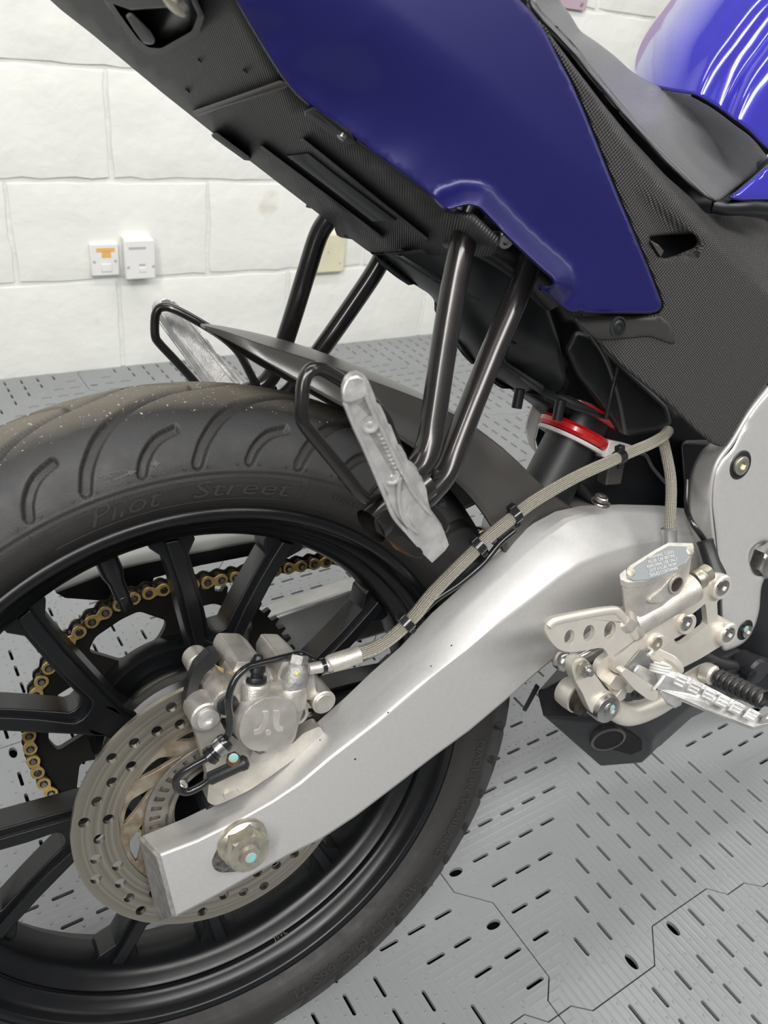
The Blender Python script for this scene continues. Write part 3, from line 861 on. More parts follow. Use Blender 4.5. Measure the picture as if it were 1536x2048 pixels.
def rimpt(th, r, y): t = math.radians(th); return np.array([r*math.cos(t), y, r*math.sin(t)])
out = []
for v in V:
    th = th_j + math.degrees(v[0] / .213); s_ = v[1]
    out.append(rimpt(th, .2132 - .6*abs(s_)*.1 - .0006 - v[2], -.0305 + s_))
link('cast_mark', out, F, M['steel'], RIM, 0, smooth=False)
# V spokes: centre angles 18 + 60k, limbs 13 degrees either side
def spoke_v(cen):
    def pt(r, dth): t = math.radians(cen + dth); return (r*math.cos(t), r*math.sin(t))
    def outline(w, rin, rout, flare, inr, open_):
        # one V: limbs from hub trunk to rim
        L = []
        hw = w / 2
        def lat(r): return 13.0 * min(1, max(0, (r - .055) / .115)) if False else None
        A = []
        # outer side of limb A (positive side) hub -> rim
        for r, ang, ww in ((.060, 5.5, 0), (.085, 4.3, 0), (.105, 6.2, 0), (.130, 8.9, 0), (.160, 11.0, 0), (.185, 12.6, 0), (.196, 13.3, 0), (rout, 13.6, 0)):
            off_ = math.degrees(hw / r) if r > .1 else math.degrees(hw * .9 / r) * .9
            fl = flare if r > .19 else 0
            A.append(pt(r, ang + off_ + fl))
        B = []
        for r, ang in ((rout, 13.6), (.196, 13.3), (.185, 12.6), (.160, 11.0), (.140, 9.6), (inr + .008, 8.4)):
            off_ = math.degrees(hw / r); fl = flare if r > .19 else 0
            B.append(pt(r, ang - off_ - fl))
        # U bottom
        a_u = 8.4 - math.degrees(hw / (inr + .008))
        U = [pt(inr + .003, a_u * .88), pt(inr, a_u * .5), pt(inr - .0008, 0), pt(inr, -a_u * .5), pt(inr + .003, -a_u * .88)]
        # mirrored side
        def mirr(l):
            o_ = []
            for x, z in reversed(l):
                r = math.hypot(x, z); d = math.degrees(math.atan2(z, x)) - cen
                o_.append(pt(r, -d))
            return o_
        return A + B + U + mirr(B) + mirr(A)
    base = outline(.0185, .117, .2045, 2.4, .117, 0)
    o = plate('wheel_spoke', base, -.0085, .017, M['rim'], RIM, bev=.0022, seg=3, angle=40)
    top = outline(.0105, .110, .200, 0.0, .110, 0)
    o2 = plate('spoke_ridge', top, -.0145, -.007, M['rim'], RIM, bev=.0018, seg=3, angle=40)
    return o
for k in range(6): spoke_v(18 + 60 * k)
hubp = [(.030, .045), (.040, .045), (.046, .040), (.052, .020), (.066, .014), (.076, .006), (.078, -.002), (.074, -.016), (.064, -.026), (.058, -.048), (.045, -.055), (.030, -.055)]
lathe('wheel_hub', (0, 0, 0), (0, -1, 0), hubp, M['rim'], RIM, n=72, angle=30)
# valve stem, from the well towards the hub
vb = P(222, 1140, -.004); vt = P(246, 1196, -.004)
tb = lathe('valve_stem', vb, vt - vb, [(.0085, -.012), (.0085, .002), (.0062, .010), (.0058, .022), (.0062, .0225), (.0062, .0235), (.0052, .024), (.0052, .034), (.0045, .0350)], M['rim'], RIM, n=20)
# ------------------------------------------------------------------ brake disc
def polar(r, d): t = math.radians(d); return (r*math.cos(t), r*math.sin(t))
holes = []
for k in range(12):
    a0 = 107.2 + 30.15 * (k if k < 6 else k) if False else 107.3 + 30 * k
    for r_, d_ in ((.1015, 0), (.0847, 0), (.0908, 10.2), (.0957, 20.2)):
        holes.append(ring(polar(r_, a0 + d_), .0041, 12))
cut = []
for k in range(12):
    a0 = 144.3 + 30 * k
    cut.append(rounded([polar(r_, a0 + d_) for d_, r_ in ((0, .0735), (-10.5, .0728), (-17.5, .071), (-29, .0585), (-18, .061), (-7.5, .066))], .003, 3))
DISC = plate('brake_disc', ring((0, 0), .110, 120), -.0712, -.0672, M['disc'], ROOT, holes=holes + [ring((0, 0), .0765, 72)], bev=.0004, seg=1)
car = plate('disc_carrier', ring((0, 0), .0772, 90), -.0700, -.0660, M['disc_rust'], DISC, holes=cut + [ring((0, 0), .036, 40)], bev=.0006, seg=1)
slots = []
for k in range(40):
    a = 9 * k
    slots.append([polar(.0475, a - 1.9), polar(.0555, a - 2.0), polar(.0555, a + 2.0), polar(.0475, a + 1.9)])
plate('sensor_ring', ring((0, 0), .0590, 90), -.0735, -.0722, M['tone'], DISC, holes=slots + [ring((0, 0), .0385, 48)], bev=.0004, seg=1)
lathe('ring_flange', (0, 0, 0), (0, -1, 0), [(.0385, .066), (.0400, .0725), (.0415, .0735), (.0440, .0735), (.0440, .066)], M['disc_rust'], DISC, n=48, cap=False)
for k in range(5): socket_bolt((polar(.0435, 62 + 72*k)[0], -.0735, polar(.0435, 62 + 72*k)[1]), (0, -1, 0), .0055, .004, M['steel'], DISC, 'disc_bolt', depth=.8)
lathe('axle_shaft', (0, 0, 0), (0, -1, 0), [(.008, -.13), (.008, .12)], M['steel'], ROOT, n=20)
lathe('axle_spacer', (0, 0, 0), (0, -1, 0), [(.016, .05), (.016, .082), (.013, .082), (.013, .05)], M['dark'], ROOT, n=24, cap=False)
# ------------------------------------------------------------------ sprocket and chain
YC = .075
NTEETH = 60; RP = .1226
def toothed(R, n, depth):
    o = []
    for k in range(n):
        for d, r in ((-.5, R - depth), (-.24, R - depth), (-.10, R), (.10, R), (.24, R - depth)):
            o.append(polar(r, (k + d) * 360 / n))
    return o
PH = 101.3
win = []
for c_, hw_ in ((109.5, 20.5), (165.5, 20.5), (220, 20.5), (283, 22), (346, 22), (51, 21)):
    win.append(rounded([polar(.1075, c_ + hw_ - 7), polar(.1075, c_), polar(.1075, c_ - hw_ + 12), polar(.091, c_ - hw_), polar(.084, c_ - hw_ + .6), polar(.0725, c_ - hw_ * .66), polar(.0725, c_ + hw_ * .66), polar(.102, c_ + hw_)], .004, 3))
rotz = lambda l, a: [((x*math.cos(a) - z*math.sin(a)), (x*math.sin(a) + z*math.cos(a))) for x, z in l]
SPR = plate('rear_sprocket', rotz(toothed(.1255, NTEETH, .0062), math.radians(PH + 3)), YC - .003, YC + .003, M['sprocket'], ROOT, holes=win + [ring((0, 0), .040, 40)], bev=.0006, seg=1)
lathe('sprocket_carrier', (0, 0, 0), (0, 1, 0), [(.030, .050), (.072, .052), (.076, .060), (.076, .071), (.06, .0715), (.030, .0715)], M['rim'], ROOT, n=60)
for k in range(6):
    x, z = polar(.0625, 20 + 60*k); lathe('sprocket_nut', (x, YC - .003, z), (0, -1, 0), [(.0075, 0), (.0075, .007), (.004, .007), (.004, .010)], M['steel'], SPR, n=6)
# chain path: around the sprocket then two straight runs to the engine
pins = []
step = 360 / NTEETH
k0 = 0
top = []
a_top = PH - step * 2           # leaves the sprocket near the top
lastp = np.array(polar(RP, a_top)); dirv = np.array([math.cos(math.radians(-2.2)), math.sin(math.radians(-2.2))])
pitch = 2 * RP * math.sin(math.radians(step / 2))
fw = [lastp + dirv * pitch * (i + 1) for i in range(36)]
wrap = [np.array(polar(RP, a_top + step * i)) for i in range(0, 32)]
bl = wrap[-1]; tg = np.array([math.cos(math.radians(9)), math.sin(math.radians(9))])
bw = [bl + tg * pitch * (i + 1) for i in range(36)]
path = list(reversed(fw)) + wrap + bw
def plate8(pa, pb, r, waist):
    d = pb - pa; L = np.linalg.norm(d); d /= L; n = np.array([-d[1], d[0]])
    o = []
    for k in range(9): a = math.radians(60 + 240 * k / 8 ); o.append(pa + r*(d*math.cos(a) + n*math.sin(a)))
    o.append(pa + d*L*.5 - n*waist)
    for k in range(9): a = math.radians(-120 + 240 * k / 8); o.append(pb + r*(d*math.cos(a) + n*math.sin(a)))
    o.append(pa + d*L*.5 + n*waist)
    return [tuple(x) for x in o]
def merge(parts):
    V = []; F = []; mats = []
    for v, f, mi in parts:
        n0 = len(V); V += v; F += [tuple(n0 + i for i in ff) for ff in f]; mats += [mi] * len(f)
    return V, F, mats
def ext(out, y0, y1):
    n = len(out); v = [(x, y0, z) for x, z in out] + [(x, y1, z) for x, z in out]
    f = [tuple(range(n)), tuple(range(2*n-1, n-1, -1))] + [(i, (i+1) % n, n + (i+1) % n, n + i) for i in range(n)]
    return v, f
def cyl2(c, r, y0, y1, n=10):
    return ext([(c[0] + r*math.cos(2*math.pi*k/n), c[1] + r*math.sin(2*math.pi*k/n)) for k in range(n)], y0, y1)
def chain_link(i, name, parent):
    pa, pb = path[i], path[i+1]
    outer = (i % 2 == 0)
    parts = []
    if outer:
        for y0, y1, mi in ((YC - .0078, YC - .0062, 0), (YC + .0062, YC + .0078, 1)):
            v, f = ext(plate8(pa, pb, .0057, .0031), y0, y1); parts.append((v, f, mi))
        for q in (pa, pb):
            v, f = cyl2(q, .0034, YC - .0080, YC - .0070); parts.append((v, f, 1))
            v, f = cyl2(q, .0022, YC - .0092, YC + .0088); parts.append((v, f, 2))
    else:
        for y0, y1, mi in ((YC - .0060, YC - .0046, 0), (YC + .0046, YC + .0060, 1)):
            v, f = ext(plate8(pa, pb, .0058, .0038), y0, y1); parts.append((v, f, 1))
        for q in (pa, pb):
            v, f = cyl2(q, .0042, YC - .0046, YC + .0046); parts.append((v, f, 1))
            # raised bushing collar around the pin on the near side
            v, f = cyl2(q, .0040, YC - .0070, YC - .0058); parts.append((v, f, 0))
    V, F, mats = merge(parts)
    o = link(name, V, F, M['gold'], parent, 35)
    o.data.materials.append(M['grease']); o.data.materials.append(M['steel'])
    if len(o.data.polygons) == len(mats): o.data.polygons.foreach_set('material_index', mats)
    fixn(o); return o
CH = chain_link(0, 'drive_chain', ROOT)
for i in range(1, len(path) - 1): chain_link(i, 'chain_link', CH)
# ------------------------------------------------------------------ right swingarm arm
st = [  # A inner-top, B top crease, C outer-face top, D outer-face bottom, E inner bottom (pixels), outer y
    [(283, 1671), (300, 1690), (320, 1709), (352, 1834), (322, 1843), -0.117],
    [(367, 1636), (382, 1660), (395, 1680), (424, 1797), (395, 1806), -0.117],
    [(450, 1596), (462, 1622), (472, 1642), (503, 1752), (474, 1761), -0.117],
    [(512, 1549), (530, 1577), (545, 1602), (579, 1710), (550, 1719), -0.117],
    [(560, 1508), (580, 1538), (600, 1566), (642, 1679), (612, 1688), -0.117],
    [(612, 1462), (634, 1490), (660, 1516), (712, 1633), (680, 1642), -0.117],
    [(690, 1393), (716, 1416), (752, 1446), (800, 1566), (770, 1575), -0.117],
    [(742, 1343), (768, 1370), (812, 1396), (870, 1512), (840, 1520), -0.117],
    [(799, 1293), (824, 1320), (874, 1346), (940, 1461), (910, 1470), -0.116],
    [(862, 1225), (890, 1256), (935, 1299), (1009, 1403), (980, 1410), -0.115],
    [(915, 1178), (940, 1204), (1000, 1244), (1080, 1341), (1050, 1350), -0.113],
    [(968, 1130), (994, 1155), (1062, 1198), (1150, 1285), (1120, 1295), -0.111],
    [(1024, 1078), (1048, 1104), (1118, 1155), (1215, 1235), (1185, 1245), -0.108],
    [(1066, 1045), (1092, 1068), (1160, 1128), (1262, 1205), (1230, 1215), -0.105],
    [(1110, 1022), (1130, 1040), (1208, 1108), (1320, 1185), (1290, 1195), -0.102],
    [(1160, 1011), (1172, 1026), (1258, 1092), (1375, 1175), (1340, 1185), -0.099],
    [(1240, 1008), (1250, 1022), (1330, 1078), (1440, 1165), (1405, 1175), -0.095],
    [(1318, 1010), (1326, 1026), (1385, 1072), (1500, 1155), (1460, 1165), -0.091],
    [(1400, 1020), (1406, 1036), (1450, 1075), (1560, 1140), (1520, 1150), -0.088]]
secs = []
for A, Bp, Cp, D, E_, yo in st:
    yi = yo + .037
    a = P(*A, yi + .002); b_ = P(*Bp, yo + .020); c = P(*Cp, yo); d = P(*D, yo); e = P(*E_, yi)
    c1 = c + (d - c) / np.linalg.norm(d - c) * .003; c0 = c + (b_ - c) / np.linalg.norm(b_ - c) * .003
    b0 = b_ + (a - b_) / np.linalg.norm(a - b_) * .003; b1 = b_ + (c - b_) / np.linalg.norm(c - b_) * .003
    d0 = d + (c - d) / np.linalg.norm(c - d) * .002
    cm = (c0 + c1) / 2 * .5 + c * .5
    secs.append([a, b0, b1, c0, cm, c1, d0, d + (e - d) * .05, e, e + (a - e) * .5])
SW = loft('swingarm', secs, M['swing'], ROOT, angle=24)
bevel(SW, .0012, 2, 40)
# worn raw end of the box section
ea = [np.array(p) for p in secs[0]]
def inset(l, k): c = sum(l) / len(l); return [c + (p - c) * k for p in l]
ax = (np.array(secs[0][0]) - np.array(secs[1][0])); ax /= np.linalg.norm(ax)
loft('end_cap', [inset(ea, .99), [p + ax * .0025 for p in inset(ea, .96)]], M['channel'], SW)
for px_, py_, r_ in ((710, 1518, .0012), (776, 1425, .0008), (862, 1332, .0007), (903, 1291, .0008), (640, 1480, .0006)):
    lathe('paint_chip', P(px_, py_, -.1168), (0, -1, 0), [(r_, 0), (r_ * .7, .0003)], M['black'], SW, n=8)
# ---- axle nut, washer, slot
ny = -.117
nc = P(500, 1712, -.135)
slo = rounded(XZ([(421, 1727), (437, 1690), (470, 1673), (520, 1662), (530, 1720), (480, 1742), (435, 1745)], ny), .006, 4)
plate('axle_slot', slo, ny - .0006, ny + .003, M['recess'], SW, bev=.0008)
AX = lathe('axle_nut', (nc[0], ny, nc[2]), (0, -1, 0), [(.0185, 0), (.0185, .0022), (.0170, .003)], M['zinc'], SW, n=40)
AX.name = 'axle_washer'
def hexnut(name, c, ax_, r, h, mat, parent, rot=0, bore=.55, tip=.004):
    u, v, d = frame_of(ax_); V = []; F = []; c = np.asarray(c, float); n = 24
    def rr(a, k): s = ((a - rot) % (math.pi/3)) - math.pi/6; return r * math.cos(math.pi/6) / math.cos(s)
    rings = [(1, 0, 1), (1, h*.85, 1), (0, h, .88), (0, h, bore*1.15), (0, h + tip*.2, bore), (0, h + tip, bore*.93)]
    for hx, hh, k in rings:
        for i in range(n):
            a = 2*math.pi*i/n + rot
            q = rr(a, k) if hx else r*k
            V.append(c + d*hh + q*(u*math.cos(a) + v*math.sin(a)))
    for j in range(len(rings)-1):
        for i in range(n): F.append((j*n+i, j*n+(i+1)%n, (j+1)*n+(i+1)%n, (j+1)*n+i))
    F.append(tuple(range((len(rings)-1)*n, len(rings)*n))); F.append(tuple(range(n-1, -1, -1)))
    return fixn(link(name, V, F, mat, parent, 30))
hexnut('axle_nut', (nc[0], ny - .002, nc[2]), (0, -1, 0), .0168, .0145, M['zinc'], SW, .2, .5, .0035)
lathe('flange', (nc[0], ny - .002, nc[2]), (0, -1, 0), [(.0178, 0), (.0176, .002), (.0150, .0045)], M['zinc'], SW, n=36)
lathe('paint_mark', (nc[0], ny - .0198, nc[2]), (0, -1, 0), [(.0045, 0), (.0038, .0005)], M['cyan'], SW, n=16)
# ------------------------------------------------------------------ left swingarm arm: mirror of the right one
lst = [((300, 1322), (325, 1415)), ((400, 1284), (425, 1378)), ((525, 1240), (550, 1336)), ((640, 1201), (666, 1300)), ((745, 1165), (772, 1268)), ((850, 1130), (880, 1232)), ((960, 1094), (992, 1196))]
lsec = []
for (ta, tb), (ba, bb) in lst:
    t_, b_ = P(ta, tb, .086), P(ba, bb, .086); w_ = np.array([0, .034, 0])
    lsec.append([t_, t_ + w_ + np.array([0, 0, -.004]), b_ + w_, b_])
LSW = loft('swingarm', lsec, M['swing2'], ROOT, angle=40); bevel(LSW, .004, 3, 40)
boxm('swingarm_crossmember', (.375, 0, .13), ((1, 0, -.2), (0, 1, 0), (.2, 0, 1)), (.03, .085, .035), M['swing2'], ROOT, .008, 3)
# ------------------------------------------------------------------ undertray: one sloping plane under the tail
TN = np.array([.742, 0, 1.0]); TN /= np.linalg.norm(TN); TD = .5465 / math.sqrt(1 + .742**2)
def TR(px, py, off=0.0):
    d = (CF + (px - 768) / FPX * CR - (py - 1024) / FPX * CU) @ BIKE
    t = (TD + off - CB @ TN) / (d @ TN)
    return CB + t * d
def tpanel(name, out, off, mat, parent, **k):
    return panel(name, out, lambda a, b: off, mat, parent, place=lambda a, b, y: TR(a, b, y), **k)
tray_out = [(20, -70), (98, -2), (122, 20), (180, 65), (260, 132), (330, 190), (378, 228), (428, 268), (500, 322), (570, 376), (640, 430), (700, 476), (742, 507), (820, 509), (898, 511), (984, 513), (996, 492), (940, 440), (890, 426), (850, 387), (780, 333), (700, 275), (640, 233), (600, 200), (560, 150), (520, 85), (490, 33), (470, 0), (440, -60)]
dv_ = TR(800, 440) - TR(800, 420); dv_ /= np.linalg.norm(dv_); wv = np.cross(TN, dv_)
def veclines(m, w, pitch, strength, dist=.0005):
    s_ = objxyz(m); nt = m.node_tree; k = 2 * math.pi / pitch
    h = mathn(nt, 'ADD', mathn(nt, 'ADD', mathn(nt, 'MULTIPLY', s_[0], float(w[0]) * k), mathn(nt, 'MULTIPLY', s_[1], float(w[1]) * k)), mathn(nt, 'MULTIPLY', s_[2], float(w[2]) * k))
    bump_height(m, mathn(nt, 'SINE', h), strength, dist)
veclines(M['under'], wv, .0019, .6)
UND = tpanel('undertray', tray_out, 0, M['under'], ROOT, step=30, thick=.0045)
def tline(name, a, b, r, mat, off=-.001, n=8):
    tube(name, [TR(*a, off), TR(*b, off)], r, mat, UND, n, 0)
M['traystep'] = nmat('lit_step_plastic', (0.11, 0.10, 0.095), .42)  # lighter grey paints in the light caught by the step's face
slab('cross_step', [TR(*p, -.004) for p in [(384, 222), (560, 160), (578, 168), (574, 176), (395, 234), (388, 230)]], [TR(*p, .001) for p in [(384, 222), (560, 160), (578, 168), (574, 176), (395, 234), (388, 230)]], M['traystep'], UND, bev=.001)
for a, b in (((520, 292), (765, 476)), ((603, 278), (856, 480))):
    d = np.array(b, float) - a; n_ = np.array([-d[1], d[0]]) / np.linalg.norm(d) * 3.2
    A_, B_ = np.array(a), np.array(b)
    q = [A_ - n_, B_ - n_, B_ + n_, A_ + n_]
    slab('groove_shade_strip', [TR(*p, -.0035) for p in q], [TR(*p, .001) for p in q], M['dark'], UND, bev=.0008)  # raised dark strips paint the shade of the tray's long grooves
stk = [(573, 312), (616, 307), (664, 345), (792, 441), (745, 443), (640, 362)]
slab('sticker', [TR(*p, -.0012) for p in stk], [TR(*p, .0005) for p in stk], M['sticker'], UND)
for q, h in (([(608, 222), (628, 214), (700, 262), (712, 286), (690, 290), (664, 272), (610, 232)], -.010), ([(422, 268), (434, 265), (500, 314), (500, 322), (488, 320), (424, 274)], -.007)):
    slab('latch_tab', [TR(*p, h) for p in q], [TR(*p, .001) for p in q], M['black'], UND, bev=.0015)
q = [(630, 224), (640, 222), (695, 262), (690, 272), (680, 268)]
slab('latch_recess', [TR(*p, -.0108) for p in q], [TR(*p, -.009) for p in q], M['dark'], UND)
lathe('latch_pin', TR(688, 267, -.010), -TN, [(.0028, 0), (.0028, .003), (.0018, .0034)], M['steel'], UND, n=14)
for p_, r_ in (((375, 180), .0025), ((491, 141), .0018), ((400, 120), .0015)):
    lathe('stone_chip', TR(*p_, -.0005), -TN, [(r_, 0), (r_*.7, .0012)], M['dark'], UND, n=10)
# number plate bracket pocket at the tail
q = rounded([(200, -10), (235, 42), (268, 88), (292, 107), (326, 109), (398, 68), (409, 32), (385, -20), (300, -40)], 6, 2)
inn = rounded([(215, -8), (246, 38), (276, 78), (296, 95), (322, 97), (384, 62), (396, 30), (372, -20), (300, -40)], 6, 2)
slab('bracket_frame', [TR(*p, -.010) for p in q], [TR(*p, .001) for p in q], M['black'], UND, holes=[([TR(*p, -.010) for p in inn], [TR(*p, .001) for p in inn])], bev=.001)
tpanel('bracket_floor', inn, -.002, M['fender'], UND, step=20, thick=.002)
bl = [(250, 30), (262, 22), (300, 60), (312, 80), (306, 90), (288, 88), (268, 60)]
slab('bracket_clamp', [TR(*p, -.026) for p in bl], [TR(*p, 0) for p in bl], M['dark'], UND, bev=.003)
bl = [(170, -12), (262, 20), (345, 14), (400, -12), (380, -60), (170, -60)]
slab('plate_arm', [TR(*p, -.030) for p in bl], [TR(*p, -.004) for p in bl], M['exh'], UND, bev=.004)
lathe('bracket_screw', TR(355, 2, -.030), -TN, [(.006, 0), (.006, .003), (.004, .004)], M['zinc'], UND, n=16)
# ------------------------------------------------------------------ blue tail panel
blue_out = [(440, -90), (455, -30), (470, 0), (500, 52), (530, 102), (560, 150), (590, 188), (620, 214), (660, 242), (700, 272), (740, 302), (780, 331), (820, 360), (850, 384), (870, 404), (886, 421), (898, 420), (915, 414), (935, 409), (955, 412), (975, 432), (1010, 470), (1050, 508), (1085, 540), (1104, 556), (1108, 566), (1100, 572), (1084, 572), (1070, 571), (1090, 588), (1115, 608), (1140, 626), (1180, 627), (1240, 628), (1300, 628), (1320, 622), (1325, 608), (1312, 575), (1295, 530), (1270, 470), (1240, 400), (1215, 338), (1190, 275), (1165, 213), (1140, 158), (1112, 105), (1090, 60), (1062, 22), (1030, -10), (960, -70), (850, -100)]
nline = [(470, 0), (560, 150), (660, 242), (886, 421), (1140, 626)]
lipc = np.array([(900, 420), (932, 409), (956, 412), (1010, 470), (1060, 517), (1106, 556), (1110, 566)], float)
def segd(p, L):
    a, b = L[:-1], L[1:]; ab = b - a; t = np.clip(((p - a) * ab).sum(1) / (ab*ab).sum(1), 0, 1)
    return np.sqrt(((a + ab*t[:, None] - p)**2).sum(1)).min()
seam = np.array([(440, -60, -.137), (470, 0, -.130), (530, 102, -.117), (590, 188, -.1095), (660, 242, -.109), (740, 302, -.113), (820, 360, -.120), (886, 421, -.123), (984, 513, -.125), (1140, 626, -.128)], float)
def blue_y(a, b):
    p = np.array([a, b], float); A_, B_ = seam[:-1], seam[1:]; ab = (B_ - A_)[:, :2]
    t = np.clip(((p - A_[:, :2]) * ab).sum(1) / (ab*ab).sum(1), 0, 1)
    dd = np.sqrt(((A_[:, :2] + ab*t[:, None] - p)**2).sum(1)); ww = 1 / (dd + 34)**3
    ys = ((A_[:, 2] + (B_ - A_)[:, 2] * t) * ww).sum() / ww.sum(); s = dd.min()
    q = min(1, s / 260.0); q = q * q * (3 - 2 * q)
    y = (ys - .007) * (1 - q) - .138 * q
    d = segd(p, lipc)
    y -= .018 * (1 - d / 42.0) if d < 42 else 0
    return y
BLUE = panel('tail_panel', blue_out, blue_y, M['blue'], ROOT, step=12, thick=.0028, roll=.004, rollw=7)
MIR = True
panel('tail_panel', [p for p in blue_out if p[1] > 60 or p[0] < 900], lambda a, b: blue_y(a, b) + .03, M['blue'], ROOT, step=30, thick=.0028, roll=.006, rollw=10)
MIR = False
# dark rail and clips seen in the panel's opening
tube('frame_rail', PL([(900, 455, -.085), (960, 470, -.088), (1040, 520, -.09), (1110, 590, -.09)]), .014, M['dark'], ROOT)
MIR = True; tube('frame_rail', PL([(900, 455, -.085), (960, 470, -.088), (1040, 520, -.09), (1110, 590, -.09)]), .012, M['dark'], ROOT); MIR = False
slab('panel_clip', PL([(985, 462), (1020, 466), (1034, 488), (1000, 486)], -.106), PL([(985, 462), (1020, 466), (1034, 488), (1000, 486)], -.100), M['black'], BLUE, bev=.001)
socket_bolt(P(1009, 480, -.106), (-.3, -1, -.3), .0055, .0035, M['steel'], BLUE, 'panel_bolt')
# ------------------------------------------------------------------ weave-grained side cover
side_out = [(1068, 42), (1082, 43), (1110, 82), (1150, 135), (1200, 200), (1262, 276), (1330, 350), (1385, 398), (1412, 428), (1440, 428), (1490, 432), (1536, 438), (1580, 442), (1580, 700), (1536, 765), (1500, 815), (1472, 862), (1458, 888), (1445, 894), (1426, 890), (1395, 866), (1340, 812), (1290, 772), (1240, 730), (1195, 685), (1160, 648), (1140, 632), (1200, 632), (1270, 633), (1318, 626), (1326, 610), (1313, 577), (1293, 527), (1268, 467), (1240, 401), (1215, 339), (1190, 276), (1165, 214), (1140, 159), (1110, 106), (1086, 66)]
crease = [(1075, 42), (1170, 170), (1260, 300), (1345, 400), (1440, 500), (1580, 630)]
def above(a, b):
    xs = [c[0] for c in crease]; ys = [c[1] for c in crease]
    return np.interp(a, xs, ys) - b
def side_y(a, b):
    h = above(a, b)
    y = -.1345
    if h > 0: y += .00032 * h
    else: y += .00003 * (-h)
    # hollow leading into the vent
    t = max(0, min(1, (b - 365) / 110)) if 1240 < a < 1400 else 0
    c = 1262 + (b - 365) * .78
    w = 8 + (b - 365) * .36
    if 365 < b < 512 and abs(a - c) < w: y += .006 * t * (1 - (abs(a - c) / w)**2)
    return y
vent = [(1298, 474), (1345, 470), (1386, 468), (1394, 482), (1388, 494), (1355, 508), (1326, 517), (1312, 502)]
SIDE = panel('side_cover', side_out, side_y, M['weave'], ROOT, step=11, thick=.0028, holes=[vent], roll=.004, rollw=7)
MIR = True; panel('side_cover', [p for p in side_out if p[1] >= 340], lambda a, b: side_y(a, b) + .045, M['weave'], ROOT, step=34, thick=.0028, roll=.004, rollw=8); MIR = False
slab('vent_pocket', PL([(1280, 450), (1400, 450), (1410, 510), (1320, 530)], -.110), PL([(1280, 450), (1400, 450), (1410, 510), (1320, 530)], -.105), M['dark'], SIDE)
slab('vent_blade', PL([(1300, 480), (1318, 490), (1328, 502), (1322, 514), (1312, 502)], -.132), PL([(1300, 480), (1318, 490), (1328, 502), (1322, 514), (1312, 502)], -.120), M['fender'], SIDE, bev=.001)
low = [(1146, 636), (1200, 635), (1270, 636), (1326, 632), (1345, 660), (1352, 690), (1300, 672), (1212, 680), (1192, 678)]
panel('smooth_band', low, lambda a, b: side_y(a, b) - .0010, M['weave2'], SIDE, step=8, thick=.0008)
lathe('screw_recess', P(1235, 654, -.1410), (0, -1, 0), [(.0075, 0), (.0075, .0012), (.0062, .0012), (.0058, -.001), (.003, -.001)], M['black'], SIDE, n=26)
socket_bolt(P(1235, 654, -.1395), (0, -1, 0), .0050, .0022, M['dark'], SIDE, 'cover_bolt')
seam_fill = [(480, -40), (1060, -60), (1097, 33), (1165, 104), (1215, 168), (1277, 243), (1345, 320), (1420, 386), (1462, 380), (1530, 318), (1600, 290), (1600, 760), (1440, 850), (1330, 780), (1190, 650), (1130, 600), (1140, 500), (980, 380), (880, 380), (700, 240), (600, 150)]
panel('gap_filler', seam_fill, lambda a, b: -.088, M['dark'], ROOT, step=40, thick=.003)  # added dark sheet: body seams read as shade, not bright gaps
# ------------------------------------------------------------------ seat and tank
seat_out = [(1040, -60), (1120, -60), (1118, 0), (1140, 28), (1160, 62), (1195, 85), (1230, 112), (1262, 142), (1300, 165), (1345, 178), (1388, 188), (1430, 214), (1470, 245), (1505, 273), (1530, 300), (1537, 318), (1527, 330), (1500, 354), (1470, 378), (1440, 404), (1428, 404), (1408, 394), (1375, 368), (1330, 326), (1290, 282), (1262, 250), (1225, 205), (1200, 176), (1150, 112), (1110, 68), (1082, 42), (1060, 18)]
lowl = np.array([(1040, -30), (1082, 42), (1150, 112), (1200, 176), (1262, 250), (1330, 326), (1408, 394), (1430, 405)], float)
topl = np.array([(1118, -40), (1118, 0), (1140, 28), (1160, 62), (1195, 85), (1230, 112), (1262, 142), (1300, 165), (1345, 178), (1388, 188), (1430, 214), (1470, 245), (1505, 273), (1537, 318)], float)
def seat_y(a, b):
    p = np.array([a, b], float); d1 = segd(p, lowl); d2 = segd(p, topl)
    t = d1 / (d1 + d2 + 1e-6)
    yt = np.interp(a, [1100, 1388, 1537], [-.088, -.060, -.072])
    return -.128 + (yt + .128) * t**1.6
SEAT = panel('seat', seat_out, seat_y, M['seat'], ROOT, step=10, thick=.004, roll=.005, rollw=8)
tank_out = [(1255, 160), (1268, 120), (1285, 86), (1306, 50), (1330, 18), (1350, -10), (1390, -60), (1460, -120), (1700, -120), (1700, 330), (1600, 345), (1560, 330), (1535, 322), (1512, 292), (1475, 262), (1435, 232), (1395, 208), (1350, 192), (1300, 182)]
sil = np.array([(1250, 170), (1268, 120), (1285, 86), (1306, 50), (1330, 18), (1350, -10), (1390, -60), (1460, -120)], float)
sil = catmull([np.array([x, z, 0.0]) for x, z in sil], 8)[:, :2]
def tank_y(a, b):
    d = segd(np.array([a, b], float), sil)
    t = min(1, d / 190.0)
    y = .05 - .155 * (1 - (1 - t)**2)**.5
    q = min(1, max(0, (d - 140) / 130)); y -= .02 * q * q * (3 - 2 * q)
    y -= .008 * math.exp(-((d - 148) / 16.0)**2)
    q = min(1, max(0, (d - 190) / 45.0)); y -= .012 * q * q * (3 - 2 * q)
    return y
def tank_prof(d):
    t = min(1, d / 190.0); y = .05 - .155 * (1 - (1 - t)**2)**.5
    q = min(1, max(0, (d - 140) / 130)); y -= .02 * q * q * (3 - 2 * q)
    y -= .006 * math.exp(-((d - 150) / 22.0)**2)
    q = min(1, max(0, (d - 195) / 45.0)); return y - .010 * q * q * (3 - 2 * q)
